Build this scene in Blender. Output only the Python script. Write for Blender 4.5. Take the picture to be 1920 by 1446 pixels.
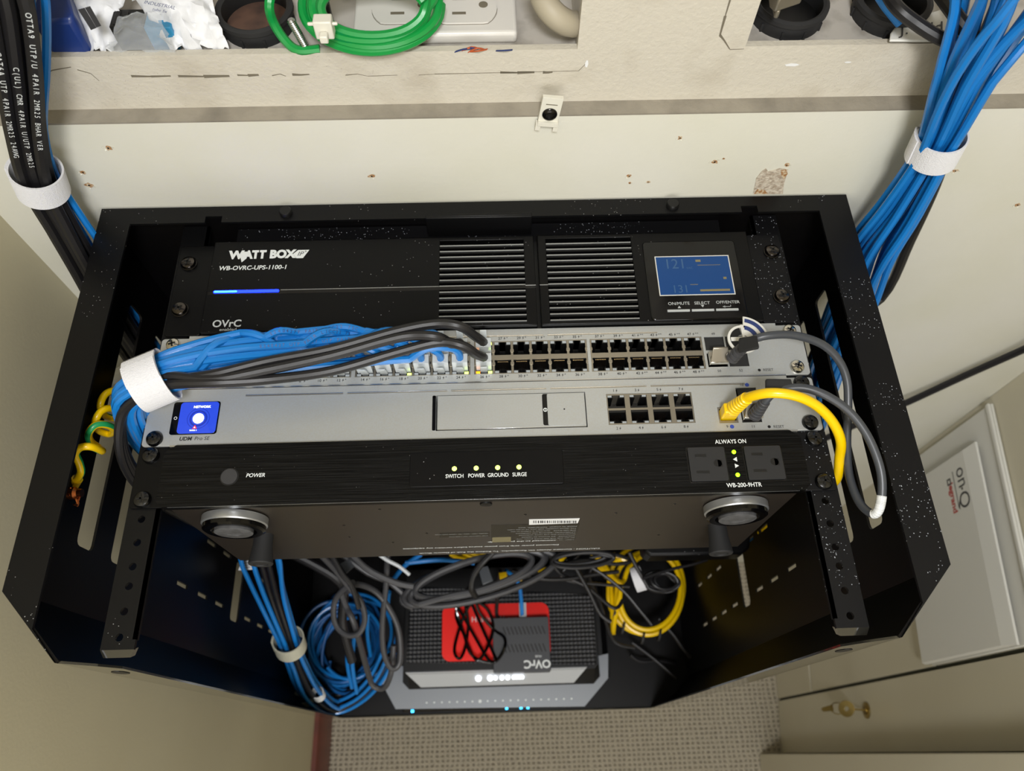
import bpy, bmesh, math, random
from mathutils import Vector, Matrix
# ---------------------------------------------------------------- clear
for o in list(bpy.data.objects): bpy.data.objects.remove(o)
S = bpy.context.scene
COL = S.collection
random.seed(7)
MM = 0.001
# ---------------------------------------------------------------- camera (millimetres, X right, Y to the back wall, Z up)
CAMR = [[0.9995426852510211, -0.02958410175550337, 0.006261092915634502],
        [-0.02384428901304053, -0.8984166717608283, -0.43849621866517696],
        [0.018597587011243703, 0.43814639656799204, -0.8987112244385529]]
CAMC = Vector((9.9046, -156.303, 499.463)); FPX = 1420.777
cd = bpy.data.cameras.new('camera'); cam = bpy.data.objects.new('camera', cd); COL.objects.link(cam)
r_, d_, f_ = [Vector(v) for v in CAMR]
M4 = Matrix((( r_.x, -d_.x, -f_.x, CAMC.x*MM), (r_.y, -d_.y, -f_.y, CAMC.y*MM), (r_.z, -d_.z, -f_.z, CAMC.z*MM), (0, 0, 0, 1)))
cam.matrix_world = M4
cd.sensor_fit = 'HORIZONTAL'; cd.sensor_width = 36; cd.lens = FPX/1920*36; cd.clip_start = 0.01; cd.clip_end = 20
cd.dof.use_dof = True; cd.dof.focus_distance = 0.53; cd.dof.aperture_fstop = 9.0
S.camera = cam
# ---------------------------------------------------------------- world, lights, exposure
w = bpy.data.worlds.new('world'); S.world = w; w.use_nodes = True
w.node_tree.nodes['Background'].inputs[0].default_value = (0.75, 0.8, 0.9, 1)
w.node_tree.nodes['Background'].inputs[1].default_value = 0.15
S.view_settings.view_transform = 'Standard'; S.view_settings.look = 'None'
S.view_settings.gamma = 1; S.view_settings.use_curve_mapping = False; S.view_settings.exposure = 0.0
def area(name, loc, target, sx, sy, power, color):
    l = bpy.data.lights.new(name, 'AREA'); l.shape = 'RECTANGLE'; l.size = sx; l.size_y = sy; l.energy = power; l.color = color
    o = bpy.data.objects.new(name, l); COL.objects.link(o)
    o.location = Vector(loc)*MM
    o.rotation_euler = (Vector(target)-Vector(loc)).to_track_quat('-Z', 'Y').to_euler()
    return o
area('ceiling_lamp_light', (40, -520, 1010), (40, -250, 0), 0.2, 0.2, 12.5, (0.98, 0.985, 1.0))
area('room_fill_light', (60, -1500, 150), (0, 0, -600), 0.9, 1.2, 14, (0.99, 0.985, 1.0))  # added fill from the viewer's side, lifts lower walls and cupboard; no window there

# ---------------------------------------------------------------- helpers
def P(px, py, ax, val):
    """point of the plane coordinate[ax] == val seen at photograph pixel px, py"""
    a = (px-960)/FPX; b = (py-723)/FPX
    d = r_*a + d_*b + f_
    t = (val-CAMC[ax])/d[ax]
    return CAMC + d*t
def PZ(px, py, z): return P(px, py, 2, z)
def lin(c):
    if isinstance(c, str):
        c = [int(c[i:i+2], 16)/255 for i in (0, 2, 4)]
    return tuple((x/12.92 if x <= 0.04045 else ((x+0.055)/1.055)**2.4) for x in c) + (1,)
MATS = {}
def mat(name, color='808080', rough=0.5, metal=0.0, bump=None, var=None, emit=None, trans=0, spec=0.5, aniso=None, dust=None, coat=0, ior=None, sheen=0, alpha=None):
    m = bpy.data.materials.new(name); m.use_nodes = True; MATS[name] = m
    nt = m.node_tree; N = nt.nodes; L = nt.links; b = N['Principled BSDF']
    b.inputs['Base Color'].default_value = lin(color); b.inputs['Roughness'].default_value = rough
    b.inputs['Metallic'].default_value = metal; b.inputs['Specular IOR Level'].default_value = spec
    b.inputs['Transmission Weight'].default_value = trans
    b.inputs['Coat Weight'].default_value = coat; b.inputs['Sheen Weight'].default_value = sheen
    if ior: b.inputs['IOR'].default_value = ior
    if alpha is not None: b.inputs['Alpha'].default_value = alpha
    if emit:
        b.inputs['Emission Color'].default_value = lin(emit[0]); b.inputs['Emission Strength'].default_value = emit[1]
    tc = N.new('ShaderNodeNewGeometry')
    def noise(scale, detail=3, stretch=None):
        n = N.new('ShaderNodeTexNoise'); n.inputs['Scale'].default_value = scale; n.inputs['Detail'].default_value = detail
        if stretch:
            mp = N.new('ShaderNodeMapping'); mp.inputs['Scale'].default_value = stretch
            L.new(tc.outputs['Position'], mp.inputs['Vector']); L.new(mp.outputs[0], n.inputs['Vector'])
        else: L.new(tc.outputs['Position'], n.inputs['Vector'])
        return n
    last = None
    if var:      # (other colour, scale, lo, hi, stretch)
        n = noise(var[1], 4, var[4] if len(var) > 4 else None); rp = N.new('ShaderNodeValToRGB')
        rp.color_ramp.elements[0].position = var[2]; rp.color_ramp.elements[1].position = var[3]
        rp.color_ramp.elements[0].color = lin(color); rp.color_ramp.elements[1].color = lin(var[0])
        L.new(n.outputs['Fac'], rp.inputs[0]); last = rp.outputs[0]
        L.new(last, b.inputs['Base Color'])
    if dust:     # (density scale, threshold radius, colour, mask threshold)
        v = N.new('ShaderNodeTexVoronoi'); v.inputs['Scale'].default_value = dust[0]; L.new(tc.outputs['Position'], v.inputs['Vector'])
        lt = N.new('ShaderNodeMath'); lt.operation = 'LESS_THAN'; lt.inputs[1].default_value = dust[1]; L.new(v.outputs['Distance'], lt.inputs[0])
        n = noise(14, 2); gt = N.new('ShaderNodeMath'); gt.operation = 'GREATER_THAN'; gt.inputs[1].default_value = dust[3]; L.new(n.outputs['Fac'], gt.inputs[0])
        n2 = noise(dust[0]*0.7, 0); g2 = N.new('ShaderNodeMath'); g2.operation = 'GREATER_THAN'; g2.inputs[1].default_value = 0.54; L.new(n2.outputs['Fac'], g2.inputs[0])
        mu = N.new('ShaderNodeMath'); mu.operation = 'MULTIPLY'; L.new(lt.outputs[0], mu.inputs[0]); L.new(gt.outputs[0], mu.inputs[1])
        mu2 = N.new('ShaderNodeMath'); mu2.operation = 'MULTIPLY'; L.new(mu.outputs[0], mu2.inputs[0]); L.new(g2.outputs[0], mu2.inputs[1])
        mx = N.new('ShaderNodeMix'); mx.data_type = 'RGBA'; L.new(mu2.outputs[0], mx.inputs[0])
        if last: L.new(last, mx.inputs[6])
        else: mx.inputs[6].default_value = lin(color)
        mx.inputs[7].default_value = lin(dust[2]); L.new(mx.outputs[2], b.inputs['Base Color'])
    if bump:     # (scale, strength, distance mm, stretch)
        n = noise(bump[0], 4, bump[3] if len(bump) > 3 else None); bp = N.new('ShaderNodeBump')
        bp.inputs['Strength'].default_value = bump[1]; bp.inputs['Distance'].default_value = bump[2]*MM
        L.new(n.outputs['Fac'], bp.inputs['Height']); L.new(bp.outputs[0], b.inputs['Normal'])
    return m
# walls and furniture
mat('wall_paint', 'd0cebe', 0.55, bump=(260, 0.25, 0.6), var=('d6d4ca', 9, 0.3, 0.75))
mat('wall_paint_textured', 'c4beb0', 0.6, bump=(330, 0.6, 0.8), var=('b3ab9b', 22, 0.5, 0.75), dust=(620, 0.13, '8d8474', 0.60))
mat('ledge_paint', '8d8678', 0.7, bump=(200, 0.5, 1), var=('6f695e', 40, 0.4, 0.8))
mat('side_wall_paint', 'c0b89c', 0.6, bump=(300, 0.2, 0.5), var=('bab194', 6, 0.3, 0.8))
mat('cupboard_paint', 'c9c3ae', 0.45, bump=(60, 0.1, 0.5), var=('c3bca6', 5, 0.3, 0.8))
mat('groove', '3a3d33', 0.8)
mat('torn_wood', '9b6f42', 0.8, bump=(700, 0.8, 1), var=('c8b698', 350, 0.45, 0.6))
mat('torn_paper', 'a39482', 0.85, bump=(420, 1, 1.2), var=('c9bfae', 260, 0.4, 0.6))
mat('crack', '6d6657', 0.9)
mat('shelf_metal', 'b3aea6', 0.45, bump=(120, 0.2, 0.3), var=('8f8980', 55, 0.5, 0.75))
mat('baseboard_wood', '5a2b22', 0.35, var=('6d3528', 30, 0.3, 0.8))
mat('ceiling_paint', 'd8d5c8', 0.8)
# rack
mat('black_powder', '0a0a0b', 0.42, spec=0.22, bump=(1800, 0.15, 0.15), dust=(420, 0.12, 'a0a0a0', 0.56))
mat('black_panel', '070607', 0.42, spec=0.25, bump=(1500, 0.12, 0.15))
mat('black_dusty', '0b0b0d', 0.5, spec=0.22, bump=(1500, 0.2, 0.2), dust=(560, 0.2, '9a9ea6', 0.44))
mat('black_flange', '24231f', 0.1, spec=1.0, coat=0.6)
mat('black_steel', '0e0e0e', 0.4, spec=0.35)
mat('brushed_black', '040404', 0.32, spec=0.16, bump=(1, 0.9, 0.25, (25, 1500, 25)), var=('161616', 1, 0.4, 0.7, (18, 1100, 18)), dust=(300, 0.06, '8a8a8a', 0.52))
mat('underside_black', '2a2520', 0.33, spec=0.6)
mat('gloss_black', '050506', 0.12, spec=0.4)
mat('satin_black', '080809', 0.36, spec=0.18, dust=(300, 0.1, '8a8a8a', 0.5))
mat('rubber', '1b1b1c', 0.7)
mat('grey_rubber', '4b4b4c', 0.8, var=('3a3a3a', 200, 0.4, 0.7))
mat('silver', 'b3b6b6', 0.40, metal=0.45, bump=(2600, 0.06, 0.05), var=('b2b3b0', 900, 0.4, 0.6))
mat('silver_edge', 'd5d5d2', 0.22, metal=0.9)
mat('foot_silver', 'b9bbbd', 0.3, metal=0.8)
mat('chrome', 'c9c5bb', 0.12, metal=1)
mat('dark_screw', '2a2826', 0.22, metal=0.9)
mat('gunmetal', '55504c', 0.2, metal=1)
mat('black_screw', '060606', 0.2, spec=0.6)
mat('nickel', '9c9587', 0.35, metal=0.8)
mat('cavity', '050505', 0.5)
mat('gold', 'ecd0a0', 0.25, metal=1)
mat('dark_pin', '1c140c', 0.5, metal=0.5)
mat('lamp_window', '9aa0a4', 0.3)
mat('white_print', 'd8dcdc', 0.5)
mat('dim_print', 'a9adad', 0.5)
mat('dark_print', '2f2f31', 0.5)
mat('blue_print', '3048a0', 0.5)
mat('slat_edge', 'a2a4a5', 0.25, metal=0.7)
mat('led_green', 'a8ff20', 0.4, emit=('8cff10', 3.2))
mat('led_lime', 'd8ff70', 0.4, emit=('d8ff60', 3.0))
mat('led_amber', 'ff9010', 0.4, emit=('ff9010', 3.0))
mat('led_blue', '1020ff', 0.4, emit=('0818ff', 14))
mat('led_cyan', '40c0ff', 0.4, emit=('38b8ff', 5))
mat('led_white', 'ffffff', 0.4, emit=('f0f6ff', 3.0))
mat('lcd', '0f3a70', 0.25, emit=('1c4a80', 0.10), spec=0.3)
mat('lcd_digits', '27496f', 0.3, emit=('5f86a8', 0.12))
mat('lcd_gold', '7a7250', 0.3)
mat('touch_screen', '2038a8', 0.1, emit=('2840b0', 0.9))
mat('touch_screen_ring', '16288a', 0.1, emit=('1c2c90', 0.8))
mat('red_print', 'e02020', 0.4, emit=('e02020', 0.8))
# cables
mat('blue_jacket', '1874c0', 0.25, spec=0.55, bump=(300, 0.08, 0.4))
mat('shaded_blue_jacket', '14599a', 0.38, bump=(300, 0.08, 0.4))  # same blue jacket, darkened in colour for the shadow low in the rack
mat('black_jacket', '171618', 0.46, bump=(160, 0.12, 0.6))
mat('grey_jacket', '3a3a3d', 0.42)
mat('dac_jacket', '3c3f44', 0.38)
mat('yellow_jacket', 'e9c000', 0.3)
mat('earth_green', '1f8f50', 0.35)
mat('green_jacket', '0b8a3c', 0.32, bump=(300, 0.08, 0.4))
mat('white_jacket', 'b8bcc0', 0.4)
mat('hook_loop', 'd9d9dd', 0.9, bump=(1500, 0.9, 0.8), sheen=0.5)
mat('hook_loop_dim', 'bdbba8', 0.9, bump=(1500, 0.9, 0.8))
mat('clear_plastic', 'eef4f6', 0.15, trans=0.45, ior=1.45, spec=0.8)
mat('bag_plastic', 'dfe4e8', 0.18, alpha=0.28, spec=0.8, bump=(60, 0.6, 3))
mat('bag_white', 'd5d6d8', 0.5, bump=(45, 0.8, 3))
mat('paper_label', 'dfe0e0', 0.6)
mat('cream_plastic', 'd6d3c6', 0.4)
mat('outlet_plastic', 'cfccc6', 0.3)
mat('beige_tube', 'a39a86', 0.55)
mat('copper', 'a8613a', 0.3, metal=1)
mat('brass', 'a8935a', 0.3, metal=1)
mat('zinc', 'b9bcbd', 0.25, metal=1)
mat('orange_wire', 'b5562c', 0.5)
mat('router_silver', 'c4c8ce', 0.35, metal=0.3)
mat('router_grey', '888c92', 0.4, metal=0.3)
mat('router_black', '0d0d0f', 0.42, spec=0.35)
mat('router_dark', '222327', 0.4)
mat('red_card', 'f0180c', 0.35)
mat('hub_grey', '3a3b3f', 0.5)
mat('cover_white', 'd4d3cc', 0.3)
mat('red_ink', 'b03028', 0.5)
mat('navy_plastic', '16306e', 0.35)
mat('navy_tag', '24356a', 0.5)
mat('cyan_plastic', '2a86b4', 0.4)
mat('conduit_brown', '5c4336', 0.7, var=('3c2c26', 60, 0.4, 0.7))
# perforated router lid and carpet need their own patterns
def pattern_mat(name, c1, c2, scale, kind, rough=0.45, bumpd=1.0, thr=0.5):
    m = mat(name, c1, rough); nt = m.node_tree; N = nt.nodes; L = nt.links; b = N['Principled BSDF']
    g = N.new('ShaderNodeNewGeometry'); sp = N.new('ShaderNodeSeparateXYZ'); L.new(g.outputs['Position'], sp.inputs[0])
    def wave(out, s, ph=0.0):
        mu = N.new('ShaderNodeMath'); mu.operation = 'MULTIPLY'; mu.inputs[1].default_value = s*2*math.pi; L.new(out, mu.inputs[0])
        si = N.new('ShaderNodeMath'); si.operation = 'SINE'; L.new(mu.outputs[0], si.inputs[0]); return si.outputs[0]
    if kind == 'diamond':
        ad = N.new('ShaderNodeMath'); ad.operation = 'ADD'; L.new(sp.outputs[0], ad.inputs[0]); L.new(sp.outputs[1], ad.inputs[1])
        sb = N.new('ShaderNodeMath'); sb.operation = 'SUBTRACT'; L.new(sp.outputs[0], sb.inputs[0]); L.new(sp.outputs[1], sb.inputs[1])
        a, c = wave(ad.outputs[0], scale), wave(sb.outputs[0], scale)
    else:
        n = N.new('ShaderNodeTexNoise'); n.inputs['Scale'].default_value = 35; L.new(g.outputs['Position'], n.inputs['Vector'])
        ms = N.new('ShaderNodeMath'); ms.operation = 'MULTIPLY_ADD'; ms.inputs[1].default_value = 0.012; L.new(n.outputs['Fac'], ms.inputs[0]); L.new(sp.outputs[0], ms.inputs[2])
        a, c = wave(ms.outputs[0], scale), wave(sp.outputs[1], scale*1.15)
    mul = N.new('ShaderNodeMath'); mul.operation = 'MULTIPLY' if kind == 'diamond' else 'MAXIMUM'
    L.new(a, mul.inputs[0]); L.new(c, mul.inputs[1])
    n2 = N.new('ShaderNodeTexNoise'); n2.inputs['Scale'].default_value = 420 if kind != 'diamond' else 50; n2.inputs['Detail'].default_value = 5
    L.new(g.outputs['Position'], n2.inputs['Vector'])
    ad2 = N.new('ShaderNodeMath'); ad2.operation = 'MULTIPLY_ADD'; ad2.inputs[1].default_value = 2.6 if kind != 'diamond' else 0.3
    L.new(n2.outputs['Fac'], ad2.inputs[0]); L.new(mul.outputs[0], ad2.inputs[2])
    rp = N.new('ShaderNodeValToRGB'); rp.color_ramp.elements[0].position = thr; rp.color_ramp.elements[1].position = thr+0.35
    rp.color_ramp.elements[0].color = lin(c2); rp.color_ramp.elements[1].color = lin(c1)
    L.new(ad2.outputs[0], rp.inputs[0]); L.new(rp.outputs[0], b.inputs['Base Color'])
    bp = N.new('ShaderNodeBump'); bp.inputs['Distance'].default_value = bumpd*MM; bp.inputs['Strength'].default_value = 0.9
    L.new(ad2.outputs[0], bp.inputs['Height']); L.new(bp.outputs[0], b.inputs['Normal'])
    return m
pattern_mat('perforated_lid', '36373b', '0c0c0e', 85, 'diamond', 0.4, 0.8, 0.2)
pattern_mat('carpet', 'c8bea9', '7f7566', 92, 'grid', 0.95, 3.0, 0.85)

ORG = {}
class MB:
    def __init__(s): s.bm = bmesh.new(); s.slots = []; s.cur = 0
    def m(s, name):
        if name not in s.slots: s.slots.append(name)
        s.cur = s.slots.index(name); return s
    def face(s, vs):
        try: f = s.bm.faces.new(vs)
        except ValueError: return None
        f.material_index = s.cur; return f
    def prism(s, pts, vec):
        vec = Vector(vec); a = [s.bm.verts.new(Vector(p)) for p in pts]; b = [s.bm.verts.new(Vector(p)+vec) for p in pts]
        s.face(a[::-1]); s.face(b); n = len(a)
        for i in range(n): s.face([a[i], a[(i+1) % n], b[(i+1) % n], b[i]])
        return s
    def box(s, x0, x1, y0, y1, z0, z1):
        return s.prism([(x0, y0, z0), (x1, y0, z0), (x1, y1, z0), (x0, y1, z0)], (0, 0, z1-z0))
    def rbox(s, x0, x1, y0, y1, z0, z1, r, n=4):
        pts = []
        for cx, cy, a0 in ((x1-r, y0+r, -90), (x1-r, y1-r, 0), (x0+r, y1-r, 90), (x0+r, y0+r, 180)):
            for k in range(n+1):
                a = math.radians(a0+90*k/n); pts.append((cx+r*math.cos(a), cy+r*math.sin(a), z0))
        return s.prism(pts, (0, 0, z1-z0))
    def frame(s, ax):
        ax = Vector(ax).normalized(); u = ax.orthogonal().normalized(); return ax, u, ax.cross(u)
    def lathe(s, prof, c, ax=(0, 0, 1), n=24, closed=True):
        """prof: list of (radius, height along axis)"""
        ax, u, v = s.frame(ax); c = Vector(c); rings = []
        for r, h in prof:
            if r < 1e-6: rings.append([s.bm.verts.new(c+ax*h)])
            else: rings.append([s.bm.verts.new(c+ax*h+(u*math.cos(2*math.pi*k/n)+v*math.sin(2*math.pi*k/n))*r) for k in range(n)])
        for a, b in zip(rings, rings[1:]):
            for k in range(n):
                k2 = (k+1) % n
                if len(a) == 1 and len(b) == 1: continue
                if len(a) == 1: s.face([a[0], b[k2], b[k]])
                elif len(b) == 1: s.face([a[k], a[k2], b[0]])
                else: s.face([a[k], a[k2], b[k2], b[k]])
        if closed:
            if len(rings[0]) > 1: s.face(rings[0][::-1])
            if len(rings[-1]) > 1: s.face(rings[-1])
        return s
    def cyl(s, c, r, h, ax=(0, 0, 1), n=20, r2=None): return s.lathe([(r, 0), (r if r2 is None else r2, h)], c, ax, n)
    def ball(s, c, r, n=12):
        return s.lathe([(r*math.sin(math.pi*k/8), -r*math.cos(math.pi*k/8)) for k in range(9)], c, (0, 0, 1), n, False)
    def sweep(s, pts, r, n=8, flat=None, closed=False, stripe=None):
        pts = [Vector(p) for p in pts]; m = len(pts); rr = r if isinstance(r, (list, tuple)) else [r]*m
        T = []
        for i in range(m):
            a = pts[(i-1) % m] if closed else pts[max(i-1, 0)]; b = pts[(i+1) % m] if closed else pts[min(i+1, m-1)]
            t = (b-a); T.append(t.normalized() if t.length > 1e-9 else Vector((0, 0, 1)))
        u = T[0].orthogonal().normalized(); rings = []
        for i in range(m):
            if i: u = (u - T[i]*u.dot(T[i])).normalized()
            v = T[i].cross(u); k2 = flat or 1
            rings.append([s.bm.verts.new(pts[i]+(u*math.cos(2*math.pi*k/n)+v*math.sin(2*math.pi*k/n)*k2)*rr[i]) for k in range(n)])
        for a, b in list(zip(rings, rings[1:]))+([(rings[-1], rings[0])] if closed else []):
            for k in range(n):
                f = s.face([a[k], a[(k+1) % n], b[(k+1) % n], b[k]])
                if stripe and k in stripe[1] and f: f.material_index = s.slots.index(stripe[0])
        if not closed: s.face(rings[0][::-1]); s.face(rings[-1])
        return s
    def tube(s, ctrl, r, n=8, res=6): return s.sweep(spline(ctrl, res), r, n)
    def plate(s, x0, x1, y0, y1, z0, z1, holes, tr=None, fil=0):
        """box with rectangular through-holes; tr maps (a,b,c) to world"""
        tr = tr or (lambda a, b, c: (a, b, c))
        xs = sorted({x0, x1, *[h[0] for h in holes], *[h[1] for h in holes]}); ys = sorted({y0, y1, *[h[2] for h in holes], *[h[3] for h in holes]})
        xs = [x for x in xs if x0 <= x <= x1]; ys = [y for y in ys if y0 <= y <= y1]
        solid = lambda i, j: 0 <= i < len(xs)-1 and 0 <= j < len(ys)-1 and not any(h[0]-1e-6 <= xs[i] and xs[i+1] <= h[1]+1e-6 and h[2]-1e-6 <= ys[j] and ys[j+1] <= h[3]+1e-6 for h in holes)
        vc = {}
        def V(i, j, z):
            if (i, j, z) not in vc: vc[(i, j, z)] = s.bm.verts.new(Vector(tr(xs[i], ys[j], z)))
            return vc[(i, j, z)]
        for i in range(len(xs)-1):
            for j in range(len(ys)-1):
                if not solid(i, j): continue
                s.face([V(i, j, z1), V(i+1, j, z1), V(i+1, j+1, z1), V(i, j+1, z1)])
                s.face([V(i, j, z0), V(i, j+1, z0), V(i+1, j+1, z0), V(i+1, j, z0)])
                for (a, b, di, dj) in (((i, j), (i+1, j), 0, -1), ((i+1, j), (i+1, j+1), 1, 0), ((i+1, j+1), (i, j+1), 0, 1), ((i, j+1), (i, j), -1, 0)):
                    if not solid(i+di, j+dj): s.face([V(*a, z0), V(*b, z0), V(*b, z1), V(*a, z1)])
        if fil:
            for h in holes:
                if h[1]-h[0] < 2*fil or h[3]-h[2] < 2*fil: continue
                for cx, cy, sx, sy in ((h[0], h[2], 1, 1), (h[1], h[2], -1, 1), (h[1], h[3], -1, -1), (h[0], h[3], 1, -1)):
                    pp = [(cx, cy)]+[(cx+sx*fil*(1-math.cos(math.radians(t))), cy+sy*fil*(1-math.sin(math.radians(t)))) for t in (0, 30, 60, 90)]
                    a = [Vector(tr(p[0], p[1], z0)) for p in pp]; b = Vector(tr(cx, cy, z1))-Vector(tr(cx, cy, z0)); s.prism(a, b)
        return s
    def text(s, body, pos, size, right=(1, 0, 0), up=(0, 1, 0), align='CENTER', bold=0, shear=0, xs=1.0, lift=0.06, depth=0.12):
        me = glyphs(body, align, bold, shear)
        right = Vector(right).normalized(); up = Vector(up).normalized(); nrm = right.cross(up); pos = Vector(pos)
        for poly in me[1]:
            top = [s.bm.verts.new(pos+right*(me[0][i][0]*size*xs)+up*(me[0][i][1]*size)+nrm*(lift+depth)) for i in poly]
            s.face(top)
        return s
    def build(s, name, parent=None, smooth=35, bevel=0, bseg=2, origin=None):
        bm = s.bm
        bmesh.ops.recalc_face_normals(bm, faces=bm.faces[:])
        me = bpy.data.meshes.new(name)
        if origin is None and bm.verts:
            lo = Vector([min(v.co[i] for v in bm.verts) for i in range(3)]); hi = Vector([max(v.co[i] for v in bm.verts) for i in range(3)])
            origin = Vector(((lo.x+hi.x)/2, (lo.y+hi.y)/2, lo.z))
        origin = Vector(origin or (0, 0, 0))
        for v in bm.verts: v.co = (v.co-origin)*MM
        bm.to_mesh(me); bm.free()
        for sl in s.slots: me.materials.append(MATS[sl])
        if smooth:
            me.polygons.foreach_set('use_smooth', [True]*len(me.polygons)); me.set_sharp_from_angle(angle=math.radians(smooth))
        o = bpy.data.objects.new(name, me); COL.objects.link(o)
        po = ORG[parent.name] if parent else Vector((0, 0, 0))
        o.location = (origin-po)*MM; o.parent = parent; ORG[o.name] = origin
        if bevel:
            b = o.modifiers.new('bevel', 'BEVEL'); b.width = bevel*MM; b.segments = bseg; b.limit_method = 'ANGLE'; b.angle_limit = math.radians(40)
        return o
GL = {}
def glyphs(body, align, bold, shear):
    k = (body, align, bold, shear)
    if k not in GL:
        cu = bpy.data.curves.new('t', 'FONT'); cu.body = body; cu.align_x = align; cu.align_y = 'CENTER'; cu.offset = bold; cu.shear = shear; cu.resolution_u = 3
        ob = bpy.data.objects.new('t', cu); me = ob.to_mesh()
        GL[k] = ([tuple(v.co) for v in me.vertices], [tuple(p.vertices) for p in me.polygons])
        ob.to_mesh_clear(); bpy.data.objects.remove(ob); bpy.data.curves.remove(cu)
    return GL[k]
def spline(c, res=6, closed=False):
    c = [Vector(p) for p in c]; n = len(c); out = []
    if n < 3 and not closed: return c
    rng = range(n) if closed else range(n-1)
    for i in rng:
        if closed: p0, p1, p2, p3 = c[(i-1) % n], c[i], c[(i+1) % n], c[(i+2) % n]
        else: p0, p1, p2, p3 = c[max(i-1, 0)], c[i], c[i+1], c[min(i+2, n-1)]
        for k in range(res):
            t = k/res
            out.append(0.5*((2*p1)+(p2-p0)*t+(2*p0-5*p1+4*p2-p3)*t*t+(3*p1-p0-3*p2+p3)*t**3))
    if not closed: out.append(c[-1])
    return out
def empty(name, loc):
    o = bpy.data.objects.new(name, None); COL.objects.link(o); o.location = Vector(loc)*MM; o.empty_display_size = 0.02; ORG[o.name] = Vector(loc); return o
def tag(o, label=None, cat=None, group=None, kind=None):
    if label: o['label'] = label
    if cat: o['category'] = cat
    if group: o['group'] = group
    if kind: o['kind'] = kind
    return o
def copy_tree(o, parent=None):
    c = o.copy(); COL.objects.link(c); c.parent = parent; ORG[c.name] = ORG[o.name].copy()
    for ch in [x for x in bpy.data.objects if x.parent == o]: copy_tree(ch, c)
    return c
def offsets(n, R):
    """positions for n cables packed in a disc of radius R"""
    out = []
    for k in range(n):
        rr = R*math.sqrt((k+0.5)/n); a = k*2.399963; out.append((rr*math.cos(a), rr*math.sin(a)))
    return out
def bundle_paths(ctrl, offs, scale=None, twist=0.0, jit=0.0, res=5, flat=1.0):
    base = spline(ctrl, res); m = len(base); T = []
    for i in range(m): T.append((base[min(i+1, m-1)]-base[max(i-1, 0)]).normalized())
    u = T[0].orthogonal().normalized(); fr = []
    for i in range(m):
        u = (u-T[i]*u.dot(T[i])).normalized(); fr.append((u.copy(), T[i].cross(u)))
    res_ = []
    for (a, b) in offs:
        ph = random.uniform(0, 6.28); pts = []
        for i in range(0, m):
            t = i/(m-1); sc = 1.0
            if scale:
                x = t*(len(scale)-1); j = min(int(x), len(scale)-2); sc = scale[j]+(scale[j+1]-scale[j])*(x-j)
            tw = twist*t; ca, sa = math.cos(tw), math.sin(tw); aa, bb = a*ca-b*sa, (a*sa+b*ca)*flat
            w1 = jit*math.sin(ph+t*9)*sc; w2 = jit*math.cos(ph*1.7+t*7)*sc
            pts.append(base[i]+fr[i][0]*(aa*sc+w1)+fr[i][1]*(bb*sc+w2))
        res_.append(pts)
    return res_
def screw(parent, x, y, z, r, mname, h=3.0, cross='cavity', ax=(0, 0, 1), washer=None):
    b = MB().m(mname)
    if washer: b.m(washer).lathe([(r*1.12, 0), (r*1.12, 1.0), (r*0.9, 1.6)], (x, y, z), ax, 24); b.m(mname); z0 = 1.0
    else: z0 = 0
    b.lathe([(r, z0), (r, z0+h*0.35), (r*0.86, z0+h*0.75), (r*0.5, z0+h), (0, z0+h*1.05)], (x, y, z), ax, 24)
    if ax == (0, 0, 1):
        a = random.uniform(0, 1.5); b.m(cross)
        for k in (0, 1):
            c, s_ = math.cos(a+k*1.5708), math.sin(a+k*1.5708); L_, W_ = r*0.5, r*0.11
            b.prism([(x+c*L_-s_*W_, y+s_*L_+c*W_, z+z0+h*0.9), (x-c*L_-s_*W_, y-s_*L_+c*W_, z+z0+h*0.9), (x-c*L_+s_*W_, y-s_*L_-c*W_, z+z0+h*0.9), (x+c*L_+s_*W_, y+s_*L_-c*W_, z+z0+h*0.9)], (0, 0, h*0.22))
    return b.build('screw', parent)
# ================================================================ the setting
YB, YU, XL, ZF = 243.0, 253.0, -384.0, -1320.0
b = MB().m('wall_paint')
b.box(XL-20, 700, YB, YB+30, ZF, 107)                                   # thick painted board under the ledge
b.m('ledge_paint').prism([(XL-20, YB, 107), (700, YB, 107), (700, YU, 109.5), (XL-20, YU, 109.5)], (0, 0, 1.5))
b.m('wall_paint_textured').plate(XL-20, 900, 107, 1100, YU, YU+5, [(-271, 66.5, 154.5, 560), (176, 560, 154.5, 560)], tr=lambda a, z, y: (a, y, z))
wall = tag(b.build('wall_back', smooth=0), kind='structure')
b = MB().m('side_wall_paint').box(XL-20, XL, -1600, YB+30, ZF, 1100)
tag(b.build('wall_left', smooth=0), kind='structure')
b = MB().m('side_wall_paint').box(XL-20, 900, -1620, -1600, ZF, 1100)
tag(b.build('wall_front', smooth=0), kind='structure')
b = MB().m('carpet').box(XL-20, 900, -1600, YB, ZF-20, ZF)
tag(b.build('floor', smooth=0), kind='structure')
b = MB().m('ceiling_paint').box(XL-20, 900, -1620, YU+20, 1100, 1120)
tag(b.build('ceiling', smooth=0), kind='structure')
b = MB().m('baseboard_wood').prism([(XL, -1600, ZF), (XL+14, -1600, ZF), (XL+14, -1600, ZF+100), (XL+9, -1600, ZF+112), (XL, -1600, ZF+112)], (0, 1600+YB, 0))
tag(b.build('baseboard_left'), kind='structure')
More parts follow.
